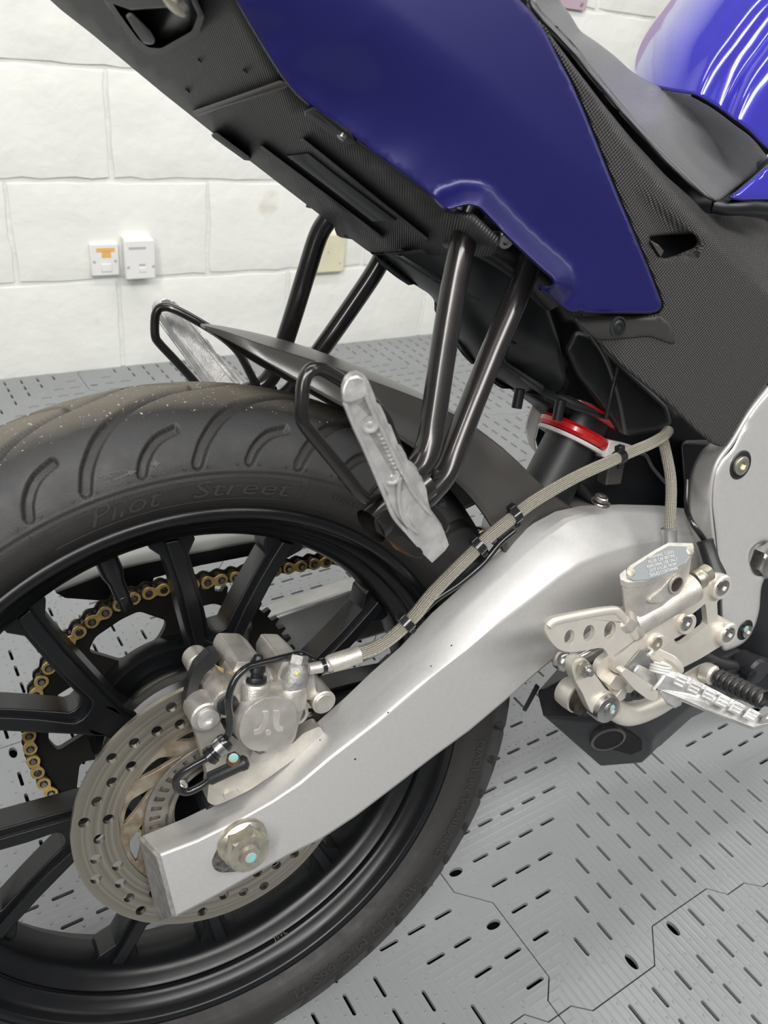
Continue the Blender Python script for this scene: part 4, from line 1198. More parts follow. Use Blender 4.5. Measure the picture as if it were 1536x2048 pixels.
base_c = catmull([np.array([x, z, 0.0]) for x, z in ((1120, 520), (1170, 400), (1225, 260), (1258, 150), (1285, 86), (1306, 50), (1330, 18), (1352, -12), (1392, -60), (1470, -130), (1560, -190))], 20)[:, :2]
low_c = np.array([(1200, 150), (1258, 165), (1300, 174), (1350, 184), (1392, 190), (1437, 216), (1476, 245), (1514, 274), (1537, 308), (1565, 322), (1640, 345), (1800, 380)], float)
nd = np.array([.905, .425]); rows_t = []
for d in [0, 2, 6, 12, 20, 32, 46, 62, 80, 98, 114, 126, 136, 144, 150, 157, 165, 175, 186, 197, 208, 220, 232, 246, 270, 310, 360, 420]:
    c = base_c + nd * d
    k = next(i for i in range(len(c)) if c[i][1] < np.interp(c[i][0], low_c[:, 0], low_c[:, 1]))
    if k > 0:
        f0, f1 = [np.interp(c[i][0], low_c[:, 0], low_c[:, 1]) - c[i][1] for i in (k - 1, k)]
        c = np.vstack([[c[k-1] + (c[k] - c[k-1]) * (-f0 / (f1 - f0))], c[k:]])
    L = np.concatenate([[0], np.cumsum(np.linalg.norm(np.diff(c, axis=0), axis=1))])
    u = np.linspace(0, L[-1], 36)
    rows_t.append([P(np.interp(q, L, c[:, 0]), np.interp(q, L, c[:, 1]), tank_prof(d)) for q in u])
TANK = surf('fuel_tank', rows_t, M['blueg'], ROOT, .002, 1, -1.0)
tw = [(1456, 394), (1475, 380), (1500, 358), (1530, 332), (1560, 310), (1620, 300), (1620, 410), (1560, 402), (1520, 404), (1485, 404), (1462, 401)]
panel('tank_lower_cover', tw, lambda a, b: -.138, M['blueg'], TANK, step=12, thick=.003, roll=.008, rollw=10)
tube('tank_gap_strip', PL([(1386, 187, -.082), (1430, 212, -.088), (1470, 242, -.098), (1508, 271, -.108), (1538, 306, -.118)]), .0022, M['dark'], ROOT)  # black tube painted in for the dark gap between tank and seat
tube('seat_seal', PL([(1425, 410, -.120), (1460, 415, -.128), (1500, 414, -.132), (1560, 418, -.130)]), .006, M['dark'], ROOT)
# ------------------------------------------------------------------ hugger over the tyre
def hug(th, y, r): t = math.radians(th); return np.array([r*math.cos(t), y, r*math.sin(t)])
rowsH = []
for th, rc, wt, rk, ws, rb in ((84.6, .3560, .006, .3555, .007, .3530), (83, .3560, .020, .3545, .022, .349), (80.5, .3550, .034, .3500, .038, .342), (77.5, .3540, .042, .3470, .050, .334), (73, .3530, .045, .3445, .056, .325), (68, .3520, .045, .3430, .060, .319), (62, .3530, .045, .3445, .063, .315), (56, .357, .046, .350, .066, .313), (50, .363, .047, .356, .068, .311), (44, .368, .048, .361, .071, .310), (38, .374, .049, .367, .074, .307), (33, .380, .050, .372, .076, .303), (28.5, .392, .051, .385, .078, .300), (25, .405, .051, .398, .078, .300)):
    half = [(ws, rb), (ws*.75 + wt*.25, rb*.6 + rk*.4), (ws*.06 + wt*.94, rb*.08 + rk*.92), (wt, rk), (wt*.94, rk + (rc - rk)*.10), (wt*.5, rk + (rc - rk)*.62)]
    rowsH.append([hug(th, y_, r_) for y_, r_ in half] + [hug(th, 0, rc)] + [hug(th, -y_, r_) for y_, r_ in half[::-1]])
HUG = surf('rear_mudguard', rowsH, M['fender'], ROOT, .003, 2, -1.0)
socket_bolt(P(1201, 1000, -.088), (.1, -.3, 1), .0060, .004, M['steel'], HUG, 'mudguard_bolt')
lathe('washer', P(1201, 1006, -.088), (.1, -.3, 1), [(.0085, 0), (.0085, .0012), (.007, .0016)], M['steel'], HUG, n=24)
# ------------------------------------------------------------------ chain guard on the far side
gt = [(112, 1186), (225, 1143), (290, 1127), (400, 1105), (500, 1086), (560, 1074), (640, 1068), (700, 1088)]
gb = [(130, 1196), (292, 1208), (308, 1156), (400, 1131), (500, 1112), (560, 1100), (640, 1092), (700, 1104)]
g0 = PL(gt + list(reversed(gb)), .094); g1 = [p + np.array([0, .004, 0]) for p in g0]
GUARD = slab('chain_guard', g0, g1, M['dark'], ROOT, bev=.001)
gtp = PL(gt, .094)
surf('guard_top', [gtp, [p + np.array([.0, .034, .003]) for p in gtp]], M['greyp'], GUARD, .003, 0)  # light grey puts the reflection on the guard's top into the colour
# ------------------------------------------------------------------ peg hangers (both sides)
def hanger(mir):
    global MIR
    MIR = mir
    A = tube('hanger_tube', PL([(946, 425, -.108), (936, 450, -.110), (924, 495, -.115), (905, 590, -.120), (884, 720, -.128), (868, 830, -.136), (858, 890, -.141), (838, 932, -.145), (800, 966, -.150), (772, 1005, -.152)]), .0088, M['tubeb'], ROOT, 18, 5)
    tube('rear_tube', PL([(1062, 515, -.105), (1052, 545, -.106), (1030, 600, -.109), (985, 705, -.117), (945, 805, -.126), (912, 890, -.134), (890, 945, -.140), (862, 980, -.145), (832, 1010, -.150), (808, 1040, -.152)]), .0088, M['tubeb'], A, 18, 5)
    # weld blobs at the joint
    lathe('weld', P(872, 948, -.148), (0, -1, 0), [(.004, 0), (.003, .002), (.001, .003)], M['tubeb'], A, n=10)
    tube('luggage_loop', PL([(764, 972, -.150), (748, 990, -.156), (732, 997, -.160), (716, 984, -.163), (690, 950, -.165), (650, 900, -.167), (614, 856, -.169), (604, 836, -.169), (604, 800, -.169), (608, 762, -.168), (622, 740, -.166), (646, 740, -.160), (690, 766, -.152), (740, 802, -.146), (768, 835, -.142), (782, 868, -.140), (800, 910, -.140), (820, 940, -.142)]), .0040, M['tubeb'], A, 12, 6)
    # clevis: short open tube, then two ears around the pivot
    a, b = P(742, 1052, -.156), P(845, 965, -.146)
    lathe('peg_boss', a, b - a, [(.0125, 0), (.0125, np.linalg.norm(b - a)), (.0100, np.linalg.norm(b - a)), (.0100, .012), (.0105, .002)], M['tubeb'], A, n=28, cap=False)
    for q, yf, yb in (([(748, 1040), (762, 1030), (800, 1048), (828, 1078), (846, 1104), (843, 1116), (828, 1114), (800, 1096), (775, 1078), (752, 1062)], -.166, -.1625),):
        slab('clevis_ear', PL(q, yf), PL(q, yb), M['tubeb'], A, bev=.0014, seg=3)
    q = [(855, 1000), (872, 1010), (893, 1035), (900, 1052), (893, 1066), (880, 1060), (862, 1034)]
    slab('clevis_ear', PL(q, -.150), PL(q, -.146), M['tubeb'], A, bev=.0014, seg=3)
    q = [(770, 1072), (792, 1082), (818, 1100), (836, 1116), (820, 1112), (790, 1098)]
    slab('pivot_rust', PL(q, -.162), PL(q, -.158), M['rust'], A, bev=.001)
    # folded-up foot peg
    ridge = [(863, 1028, -.171), (830, 988, -.178), (810, 952, -.183), (790, 912, -.188), (770, 868, -.193), (748, 824, -.199), (733, 789, -.203)]
    left = [(684, 797, -.203), (700, 838, -.199), (733, 912, -.190), (768, 996, -.179), (784, 1034, -.174), (806, 1062, -.170), (846, 1108, -.164), (864, 1126, -.162), (890, 1102, -.163), (898, 1090, -.164), (888, 1062, -.167)]
    fr = PL(left + ridge)
    dv = np.array([.004, .010, .001])
    PEG = slab('passenger_peg', fr, [p + dv for p in fr], M['raw'], A, bev=.0012, seg=2)
    tip = [(684, 797), (685, 780), (691, 765), (702, 754), (715, 751), (727, 757), (733, 770), (736, 789), (720, 800), (700, 806), (689, 805)]
    fr2 = PL(tip, -.2065)
    slab('peg_tip', fr2, [p + dv for p in fr2], M['raw'], PEG, bev=.0018, seg=3)
    outer = [(728, 756), (740, 772), (752, 800), (754, 815), (764, 821), (775, 843), (776, 856), (786, 863), (796, 888), (797, 899), (806, 904), (816, 921), (818, 932), (828, 937), (838, 948), (840, 960), (848, 966), (853, 979), (856, 1000)]
    ry = lambda b: float(np.interp(b, [750, 789, 1028], [-.206, -.203, -.171]))
    po = [(a_, b_, ry(b_) + .003) for a_, b_ in outer] + [(863, 1028, -.169)] + [(a_, b_, c2 + .001) for a_, b_, c2 in ridge[1:]]
    fo_ = PL(po)
    slab('tread_strip', fo_, [p + dv for p in fo_], M['raw'], PEG, bev=.0009, seg=2)
    # recessed channel between the two edge ribs, with its casting details
    chan = PL([(700, 812, -.2002), (736, 800, -.2022), (752, 838, -.1972), (774, 882, -.1922), (796, 930, -.1862), (812, 962, -.1822), (806, 980, -.1812), (790, 990, -.1802), (774, 990, -.1802), (742, 915, -.1892), (712, 846, -.1972)])
    slab('channel_floor', [p - np.array([0, .0004, 0]) for p in chan], chan, M['channel'], PEG)
    tube('edge_rib', PL([(a_ - 2, b_, c2 - .0012) for a_, b_, c2 in ridge[::-1]]), .0015, M['raw'], PEG, 8, 4)
    tube('edge_rib', PL([(690, 806, -.2042), (706, 846, -.2002), (738, 918, -.1912), (772, 998, -.1802), (788, 1034, -.1752), (812, 1062, -.1712)]), .0015, M['raw'], PEG, 8, 4)
    tube('edge_rib', PL([(799, 956, -.186), (797, 985, -.183), (800, 1020, -.179), (812, 1046, -.175), (836, 1066, -.171)]), .0015, M['raw'], PEG, 8, 4)
    wedge = PL([(816, 1010, -.1755), (838, 1066, -.1700), (826, 1052, -.1715), (812, 1030, -.1745)])
    slab('web', [p - np.array([0, .0022, 0]) for p in wedge], wedge, M['raw'], PEG, bev=.0005)
    for p_ in ((740, 848, -.1978), (784, 954, -.1848)):
        lathe('casting_boss', P(*p_), (-.3, -1, 0), [(.0050, -.001), (.0048, .0010), (.0036, .0010), (.0030, .0002), (.0014, .0002), (.0010, .0012)], M['raw'], PEG, n=20)
    e1_, e0_ = P(764, 868, -.1945), P(794, 934, -.1870)
    for k in range(9):
        c2 = e1_ + (e0_ - e1_) * (k / 8); up2 = np.array([.9, .1, .35])
        boxm('cast_letter', c2, ((e0_ - e1_) / np.linalg.norm(e0_ - e1_), up2 / np.linalg.norm(up2), np.array([0, 1, 0])), (.0004, .0022 if k % 3 else .0026, .0006), M['raw'], PEG, 0)
    MIR = False
hanger(False); hanger(True)
# ------------------------------------------------------------------ dark plastic behind the tubes
inn_out = [(742, 506), (820, 500), (930, 470), (1000, 490), (1062, 556), (1095, 612), (1118, 680), (1130, 740), (1134, 762), (1124, 782), (1108, 794), (1080, 797), (1040, 788), (1000, 768), (965, 742), (930, 706), (900, 660), (878, 625), (866, 596), (856, 586), (800, 552)]
icen = np.array([(760, 512), (866, 596), (900, 660), (965, 742), (1040, 788), (1080, 797)], float)
def inn_y(a, b):
    d = segd(np.array([a, b], float), icen)
    return .030 - .075 * (1 - max(0, 1 - d / 120.0)**2)**.5
INN = panel('inner_fender', inn_out, inn_y, M['inner'], ROOT, step=14, thick=.003, roll=.006, rollw=10)
MIR = True; panel('fender_side', inn_out, lambda a, b: inn_y(a, b) + .02, M['inner'], INN, step=30, thick=.003); MIR = False
for a, b in (((1040, 778, -.03), (1033, 816, -.03)), ((1122, 800, -.05), (1114, 840, -.05))):
    tube('drain_spigot', PL([a, b]), .0045, M['dark'], INN, 14, 0)
# battery box and frame bulk ahead of it
bulk = [(1000, 500), (1070, 560), (1140, 620), (1260, 735), (1350, 810), (1460, 890), (1500, 1000), (1470, 1080), (1330, 1040), (1190, 1012), (1150, 960), (1205, 905), (1130, 830), (1085, 798), (1128, 770), (1112, 680), (1085, 600), (1040, 540)]
BOX = panel('battery_box', bulk, lambda a, b: -.020, M['dark'], ROOT, step=22, thick=.05)
face = [(1126, 700), (1150, 660), (1180, 668), (1262, 745), (1335, 812), (1345, 850), (1320, 862), (1258, 872), (1238, 866), (1190, 800), (1150, 752)]
panel('box_face', face, lambda a, b: -.050 - .00008 * (a - 1126), M['black'], BOX, step=14, thick=.01, roll=.01, rollw=12)
tube('box_rib', PL([(1180, 668, -.060), (1212, 720, -.064), (1238, 800, -.066), (1250, 866, -.068)]), .0020, M['fender'], BOX)
tube('box_rib', PL([(1236, 735, -.066), (1222, 790, -.068), (1212, 838, -.066)]), .0018, M['black'], BOX)
# shock reservoir clamp
c0 = P(1148, 872, -.01); ax_ = P(1108, 950, -.01) - c0; ax_ /= np.linalg.norm(ax_)
SH = lathe('shock_body', c0, ax_, [(.026, -.03), (.026, .0), (.0255, .002), (.0255, .075), (.02, .078)], M['black'], ROOT, n=40)
lathe('red_collar', c0, ax_, [(.026, -.008), (.034, -.008), (.0365, -.005), (.0365, -.001), (.034, .002), (.026, .002)], M['red'], SH, n=44, cap=False)
lathe('white_collar', c0, ax_, [(.026, .003), (.034, .003), (.035, .005), (.034, .0065), (.026, .0065)], M['greyp'], SH, n=44, cap=False)
lathe('upper_collar', c0 - ax_ * .022, ax_, [(.024, -.006), (.032, -.006), (.0335, -.002), (.030, .002), (.024, .002)], M['red'], SH, n=40, cap=False)
q = [(1064, 806), (1088, 808), (1078, 848), (1070, 880), (1074, 908), (1058, 890), (1050, 858), (1056, 828)]
LV = slab('linkage_cover', PL(q, .045), PL(q, .060), M['greyp'], ROOT, bev=.002)
q = [(1088, 808), (1118, 812), (1105, 850), (1096, 900), (1080, 912), (1071, 880), (1079, 848)]
slab('linkage_arm', PL(q, .047), PL(q, .062), M['dark'], LV, bev=.002)
# ------------------------------------------------------------------ frame side plate
fr_out = [(1560, 740), (1536, 778), (1510, 806), (1494, 830), (1476, 868), (1462, 896), (1440, 918), (1428, 944), (1423, 975), (1422, 1010), (1428, 1060), (1434, 1120), (1440, 1180), (1442, 1240), (1440, 1290), (1446, 1303), (1464, 1298), (1482, 1290), (1498, 1276), (1511, 1250), (1519, 1220), (1522, 1176), (1528, 1158), (1545, 1140), (1580, 1100), (1640, 1000), (1640, 740)]
FRM = panel('frame_plate', fr_out, lambda a, b: -.1235, M['frame'], ROOT, step=14, thick=.004, roll=.006, rollw=12,
            holes=[rounded([(1500, 1102), (1516, 1086), (1536, 1082), (1556, 1098), (1556, 1130), (1530, 1150), (1508, 1150), (1498, 1126)], 10, 3)])
# side wall of the casting turning inwards at its rear edge
se = [(1540, 765), (1512, 798), (1486, 832), (1461, 885), (1436, 912), (1424, 945), (1420, 985), (1420, 1030), (1427, 1080), (1434, 1140), (1440, 1210)]
so = [(1530, 770), (1504, 792), (1466, 846), (1432, 880), (1404, 896), (1388, 925), (1376, 962), (1376, 1010), (1380, 1060), (1386, 1100), (1400, 1180)]
r0 = PL(se, -.1205); r2 = PL(so, -.088)
r1 = [a * .5 + b * .5 + np.array([-.004, -.006, 0]) for a, b in zip(r0, r2)]
surf('frame_side_wall', [r0, r1, r2], M['frame'], FRM, .004, 2, 1.0)
lathe('bolt_recess', P(1481, 930, -.1236), (0, -1, 0), [(.0135, 0), (.0125, .0008), (.0105, .0002)], M['black'], FRM, n=30)
socket_bolt(P(1479, 930, -.1240), (0, -1, 0), .0085, .004, M['zinc'], FRM)
hexnut('pivot_nut', P(1524, 1116, -.112), (0, -1, 0), .0175, .013, M['steel'], FRM, .3, .55, .004)
lathe('pivot_washer', P(1520, 1112, -.104), (0, -1, 0), [(.024, -.004), (.024, .006), (.020, .007)], M['frame'], FRM, n=40)
lathe('bolt_recess', P(1490, 1260, -.1236), (0, -1, 0), [(.011, 0), (.0100, .0008), (.008, .0002)], M['dark'], FRM, n=30)
socket_bolt(P(1492, 1262, -.1240), (0, -1, 0), .0066, .003, M['steel'], FRM)
lathe('paint_mark', P(1493, 1258, -.1272), (0, -1, 0), [(.0035, 0), (.003, .0003)], M['cyan'], FRM, n=12)
# dark engine bay bulk behind plate and bracket
ENG = slab('engine_case', PL([(1360, 880), (1480, 880), (1600, 1000), (1640, 1300), (1560, 1420), (1440, 1390), (1390, 1330), (1380, 1150)], -.050), PL([(1360, 880), (1480, 880), (1600, 1000), (1640, 1300), (1560, 1420), (1440, 1390), (1390, 1330), (1380, 1150)], .03), M['dark'], ROOT, bev=.006)
slab('stand_plate', PL([(1430, 1345), (1500, 1335), (1545, 1322), (1600, 1300), (1600, 1375), (1540, 1345), (1500, 1352), (1440, 1352)], -.085), PL([(1430, 1345), (1500, 1335), (1545, 1322), (1600, 1300), (1600, 1375), (1540, 1345), (1500, 1352), (1440, 1352)], -.075), M['exh'], ENG, bev=.002)
lathe('stand_boss', P(1480, 1325, -.07), (0, -1, 0), [(.016, 0), (.016, .022), (.013, .025)], M['exh'], ENG, n=28)
lathe('stand_bolt', P(1489, 1345, -.09), (0, -1, 0), [(.008, 0), (.008, .01), (.005, .012)], M['dark'], ENG, n=18)
tube('footrest_stay', PL([(1400, 1310, -.06), (1440, 1328, -.07), (1475, 1335, -.075)]), .008, M['exh'], ENG)
# ------------------------------------------------------------------ exhaust
def EXP(l, y): return PL(l, y)
fo = [(1074, 1383), (1086, 1432), (1124, 1472), (1202, 1533), (1242, 1531), (1284, 1525), (1303, 1506), (1303, 1484), (1252, 1447), (1180, 1440), (1120, 1436), (1100, 1400)]
# body: lofted from the rear cap forwards
def ex_ring(pts): return PL(pts)
rA = [(1086, 1433, -.095), (1202, 1534, -.100), (1284, 1526, -.110), (1304, 1506, -.118), (1304, 1484, -.122), (1252, 1448, -.118), (1168, 1441, -.105)]
rB = [(1073, 1384, -.050), (1170, 1470, -.04), (1290, 1500, -.05), (1318, 1494, -.09), (1316, 1470, -.110), (1262, 1420, -.110), (1120, 1360, -.08)]
rC = [(1120, 1330, .00), (1180, 1400, .0), (1330, 1460, -.02), (1400, 1420, -.05), (1400, 1398, -.085), (1340, 1360, -.095), (1200, 1310, -.06)]
rD = [(1300, 1260, .06), (1330, 1330, .06), (1460, 1400, .03), (1560, 1350, -.02), (1560, 1320, -.05), (1480, 1300, -.06), (1380, 1250, .0)]
EXH = loft('exhaust', [PL(rA), PL(rB), PL(rC), PL(rD)], M['exh'], ROOT, angle=30); bevel(EXH, .003, 3, 25)
# outlet on the end cap: black slab and disc paint in the hole's shade
oc = P(1236, 1478, -.112)
ca_ = PL(rA); n_ = np.cross(ca_[2] - ca_[0], ca_[5] - ca_[0]); n_ /= np.linalg.norm(n_)
if n_ @ (CB - ca_[0]) < 0: n_ = -n_
def onface(px, py, off=0):
    d = (CF + (px - 768) / FPX * CR - (py - 1024) / FPX * CU) @ BIKE
    t = ((ca_[0] - CB) @ n_ + off) / (d @ n_); return CB + t * d
# smallest plane offset keeping the outlet proud
q = [(1186, 1474), (1200, 1458), (1228, 1452), (1262, 1466), (1284, 1482), (1284, 1500), (1262, 1510), (1228, 1500), (1198, 1490)]
slab('outlet_shade_patch', [onface(*p, .0025) for p in q], [onface(*p, -.01) for p in q], M['void'], EXH)
lathe('outlet_bore', onface(1214, 1473, .0), n_, [(.0150, -.01), (.0150, .0036)], M['void'], EXH, n=36)
lathe('outlet_pipe', onface(1214, 1473, .0), n_, [(.0170, -.02), (.0170, .0040), (.0145, .0046), (.0145, -.02)], M['fender'], EXH, n=36, cap=False)
# ------------------------------------------------------------------ foot peg bracket (rear-set)
YB = -.150
br_out = [(1408, 1152), (1425, 1146), (1444, 1149), (1456, 1164), (1457, 1184), (1447, 1197), (1434, 1201), (1436, 1242), (1450, 1245), (1464, 1256), (1467, 1274), (1459, 1288), (1442, 1292), (1400, 1318), (1345, 1346), (1310, 1372), (1262, 1386), (1222, 1383), (1206, 1364), (1191, 1348), (1199, 1324), (1218, 1310), (1250, 1290), (1288, 1262), (1328, 1228), (1364, 1206), (1390, 1180)]
hole = [(1382, 1230), (1398, 1218), (1411, 1206), (1416, 1250), (1366, 1289), (1351, 1288), (1347, 1272), (1368, 1260)]
BR = plate('peg_bracket', rounded(XZ(br_out, YB), .004, 3), YB, YB + .006, M['bracket'], ROOT, holes=[rounded(XZ(hole, YB), .003, 3)], bev=.0025, seg=3)
for px, py in ((1443, 1174), (1455, 1268)):
    lathe('mount_boss', P(px, py, YB - .004), (0, -1, 0), [(.0115, -.022), (.0115, .001), (.0100, .0025), (.0085, .0025)], M['bracket'], BR, n=32)
    socket_bolt(P(px, py, YB - .006), (0, -1, 0), .0072, .0028, M['steel'], BR)
rib = [(1228, 1318), (1290, 1268), (1340, 1232), (1372, 1226), (1386, 1238), (1386, 1256), (1372, 1266), (1345, 1280), (1322, 1300), (1290, 1322), (1250, 1350), (1225, 1345)]
plate('raised_web', rounded(XZ(rib, YB - .006), .004, 3), YB - .006, YB + .001, M['bracket'], BR, bev=.0022, seg=3)
for px, py, rr, mm in ((1371, 1246, .0065, 'steel'), (1311, 1287, .0062, 'zinc')):
    lathe('boss', P(px, py, YB - .006), (0, -1, 0), [(.0098, -.003), (.0096, .003), (.0085, .004)], M['bracket'], BR, n=28)
    socket_bolt(P(px, py, YB - .0095), (0, -1, 0), rr, .0022, M[mm], BR)
# ---- master cylinder with its lid
def mc(px, py, y): return P(px, py, y)
lid = [(1247, 1148, -.166), (1252, 1158, -.170), (1266, 1165, -.172), (1296, 1163, -.172), (1340, 1150, -.172), (1386, 1124, -.170), (1391, 1110, -.164), (1386, 1100, -.156), (1372, 1095, -.148), (1312, 1099, -.140), (1286, 1113, -.142), (1256, 1135, -.156)]
L0 = PL(lid); ln = np.cross(L0[3] - L0[0], L0[6] - L0[0]); ln /= np.linalg.norm(ln)
if ln[2] < 0: ln = -ln
cen = sum(L0) / len(L0)
L0 = [p - ln * ((p - cen) @ ln) for p in L0]                        # flatten the lid
dn = P(1318, 1240, -.160) - P(1322, 1165, -.168); dn /= np.linalg.norm(dn)
c_ = lambda k, d: [cen + (p - cen) * k + dn * d for p in L0]
MCB = loft('master_cylinder', [c_(.96, .0030), c_(.95, .012), c_(.92, .028), c_(.87, .044), c_(.70, .054)], M['cast'], ROOT, angle=40); bevel(MCB, .0015, 2, 30)
LID = slab('reservoir_lid', c_(1.0, -.002), c_(1.0, .0040), M['cast'], MCB, bev=.0012, seg=2)
slab('lid_plate', [p - dn*0 + ln * .0024 for p in c_(.86, 0)], [p + ln * .0015 for p in c_(.86, 0)], M['label'], MCB, bev=.0003)
e1 = (L0[6] - L0[0]) / np.linalg.norm(L0[6] - L0[0]); e2 = np.cross(ln, e1)
for k, tx in enumerate(('WARNING CLEAN', 'FILLER CAP BEFORE', 'REMOVING USE ONLY', 'DOT 4 FLUID FROM', 'SEALED CONTAINER')):
    text_on('lid_text', tx, cen + ln * .0028 + e2 * (.0068 - .0034 * k) + e1 * (.0035 - .0010 * k), e1, e2, .0034, M['print'], MCB, .0002)
for p_ in ((1258, 1145), (1376, 1103)):
    d = (CF + (p_[0] - 768) / FPX * CR - (p_[1] - 1024) / FPX * CU) @ BIKE
    t = ((cen - CB) @ ln) / (d @ ln); q_ = CB + t * d
    lathe('lid_screw', q_ + ln * .0015, ln, [(.0042, 0), (.0040, .0010), (.0028, .0013)], M['zinc'], MCB, n=20)
sg = P(1351, 1168, -.1665)
tear = [(1297, 1205), (1300, 1198), (1322, 1180), (1340, 1158), (1352, 1148), (1362, 1149), (1368, 1158), (1366, 1176), (1358, 1188), (1340, 1198), (1318, 1206)]
plate('sight_flange', rounded(XZ(tear, -.1660), .002, 3), -.1660, -.155, M['cast'], MCB, bev=.0015)
lathe('sight_rim', sg, (0, -1, 0), [(.0078, 0), (.0078, .0018), (.0064, .0018), (.0064, .0004)], M['cast'], MCB, n=30, cap=False)
lathe('sight_glass', sg, (0, -1, 0), [(.0065, .0002), (.0060, .0010), (.003, .0016)], M['glass'], MCB, n=24)
# cylinder barrel running down to the bracket
b0, b1 = P(1240, 1258, -.150), P(1330, 1205, -.150)
dd = (b0 - b1); ddn = dd / np.linalg.norm(dd)
lathe('barrel', b1, ddn, [(.0135, -.030), (.0135, np.linalg.norm(dd) - .012), (.0155, np.linalg.norm(dd) - .012), (.0155, np.linalg.norm(dd) - .009), (.0130, np.linalg.norm(dd) - .008), (.0130, np.linalg.norm(dd) + .006), (.010, np.linalg.norm(dd) + .008)], M['cast'], MCB, n=36)
bj = P(1404, 1152, -.150)
hexnut('banjo_bolt', bj, -ddn, .0085, .0075, M['zinc'], MCB, .2, .5, .001)
lathe('banjo_eye', bj + ddn * .010, -ddn, [(.0085, 0), (.0095, .002), (.0095, .0075), (.0085, .0095)], M['zinc'], MCB, n=26)
# ---- heel guard
YH = -.163
hg = [(1088, 1258), (1092, 1246), (1105, 1237), (1130, 1232), (1161, 1226), (1200, 1219), (1224, 1216), (1240, 1221), (1250, 1232), (1262, 1251), (1276, 1275), (1262, 1286), (1219, 1316), (1213, 1303), (1206, 1296), (1197, 1296), (1160, 1303), (1138, 1305), (1118, 1300), (1104, 1286), (1094, 1270)]
hl = [ring((P(px, py, YH)[0], P(px, py, YH)[2]), rx, 20, rz, .18) for px, py, rx, rz in ((1139, 1275, .0050, .0068), (1178, 1267, .0056, .0076), (1220, 1261, .0062, .0084))]
HG = plate('heel_guard', rounded(XZ(hg, YH), .004, 3), YH, YH + .0045, M['bracket'], BR, holes=hl, bev=.0016, seg=3)
rim_g = [(1096, 1252), (1108, 1242), (1161, 1230), (1222, 1220), (1238, 1226), (1256, 1250), (1270, 1274)]
tube('guard_rim', PL(rim_g, YH + .001), .0034, M['bracket'], HG, 12, 5)
lathe('adjuster', P(1240, 1235, -.157), P(1272, 1262, -.157) - P(1240, 1235, -.157), [(.0095, 0), (.0105, .003), (.0105, .010), (.009, .013)], M['cast'], MCB, n=8)
# push rod and joint seen through and below the guard
tube('push_rod', PL([(1150, 1318, -.148), (1185, 1300, -.149), (1232, 1262, -.150)]), .0034, M['steel'], BR, 14, 0)
lathe('clevis_joint', P(1126, 1322, -.146), (0.25, -1, 0), [(.003, -.007), (.0074, -.005), (.0084, 0), (.0074, .005), (.003, .007)], M['steel'], BR, n=26, angle=60)
lathe('yellow_mark', P(1182, 1281, -.150), (0, -1, 0), [(.004, 0), (.0035, .003)], M['yellow'], BR, n=12)
# ---- brake pedal: lever, pivot, curved arm, toe piece
YL = -.162
lv = [(1144, 1328), (1153, 1318), (1167, 1315), (1177, 1322), (1182, 1338), (1197, 1358), (1211, 1378), (1231, 1392), (1237, 1408), (1233, 1425), (1221, 1441), (1205, 1443), (1195, 1436), (1183, 1425), (1174, 1408), (1166, 1388), (1150, 1361), (1145, 1344)]
PED = plate('brake_pedal', rounded(XZ(lv, YL), .004, 3), YL, YL + .009, M['bracket'], ROOT, bev=.0022, seg=3)
pv = P(1216, 1419, YL - .004)
lathe('pivot_collar', pv, (0, -1, 0), [(.0125, -.02), (.0128, -.002), (.0120, 0), (.0120, .0008), (.0108, .0016)], M['steel'], PED, n=36)
socket_bolt(pv + np.array([.001, -.001, 0]), (0, -1, 0), .0066, .0030, M['steel'], PED)
lathe('paint_mark', P(1225, 1416, YL - .0092), (0, -1, 0), [(.0028, 0), (.0024, .0003)], M['cyan'], PED, n=12)
lathe('rear_bush', P(1150, 1392, -.135), (.1, -1, 0), [(.0125, -.012), (.0135, -.004), (.0135, .004), (.0105, .006), (.0105, .012)], M['bracket'], PED, n=30)
lathe('grease_ring', P(1163, 1402, -.150), (.1, -1, 0), [(.0115, -.003), (.0115, .003)], M['grease'], PED, n=28)
hexnut('joint_nut', P(1166, 1336, YL - .0015), (0, -1, 0), .0070, .0045, M['zinc'], PED, .3, .6, .001)
hexnut('joint_stud', P(1170, 1339, YL - .006), (0, -1, 0), .0052, .0040, M['steel'], PED, .1, .55, .0035)
tube('pedal_arm', PL([(1222, 1414, -.150), (1255, 1428, -.148), (1300, 1414, -.145), (1345, 1388, -.142), (1385, 1360, -.140), (1412, 1343, -.142), (1422, 1345, -.150)]), [.010, .0105, .0105, .010, .009, .008, .008], M['bracket'], PED, 18, 6)
tp = P(1418, 1347, -.152); te = P(1510, 1391, -.198)
d_ = te - tp; L_ = np.linalg.norm(d_); d_ /= L_
lathe('toe_collar', tp - d_ * .006, d_, [(.0085, 0), (.0095, .003), (.0095, .010), (.0075, .012)], M['bracket'], PED, n=24)
pr = [(.0070, .008)]
for k in range(8): pr += [(.0088, .010 + k * .0058), (.0090, .0128 + k * .0058), (.0076, .0140 + k * .0058)]
pr += [(.0076, L_ - .012)]
lathe('toe_rubber', tp, d_, pr, M['grip'], PED, n=26, angle=60)
lathe('toe_end', tp, d_, [(.0062, L_ - .014), (.0062, L_ - .004), (.0068, L_ - .0035), (.0068, L_ + .0035), (.0055, L_ + .0042)], M['bracket'], PED, n=24)
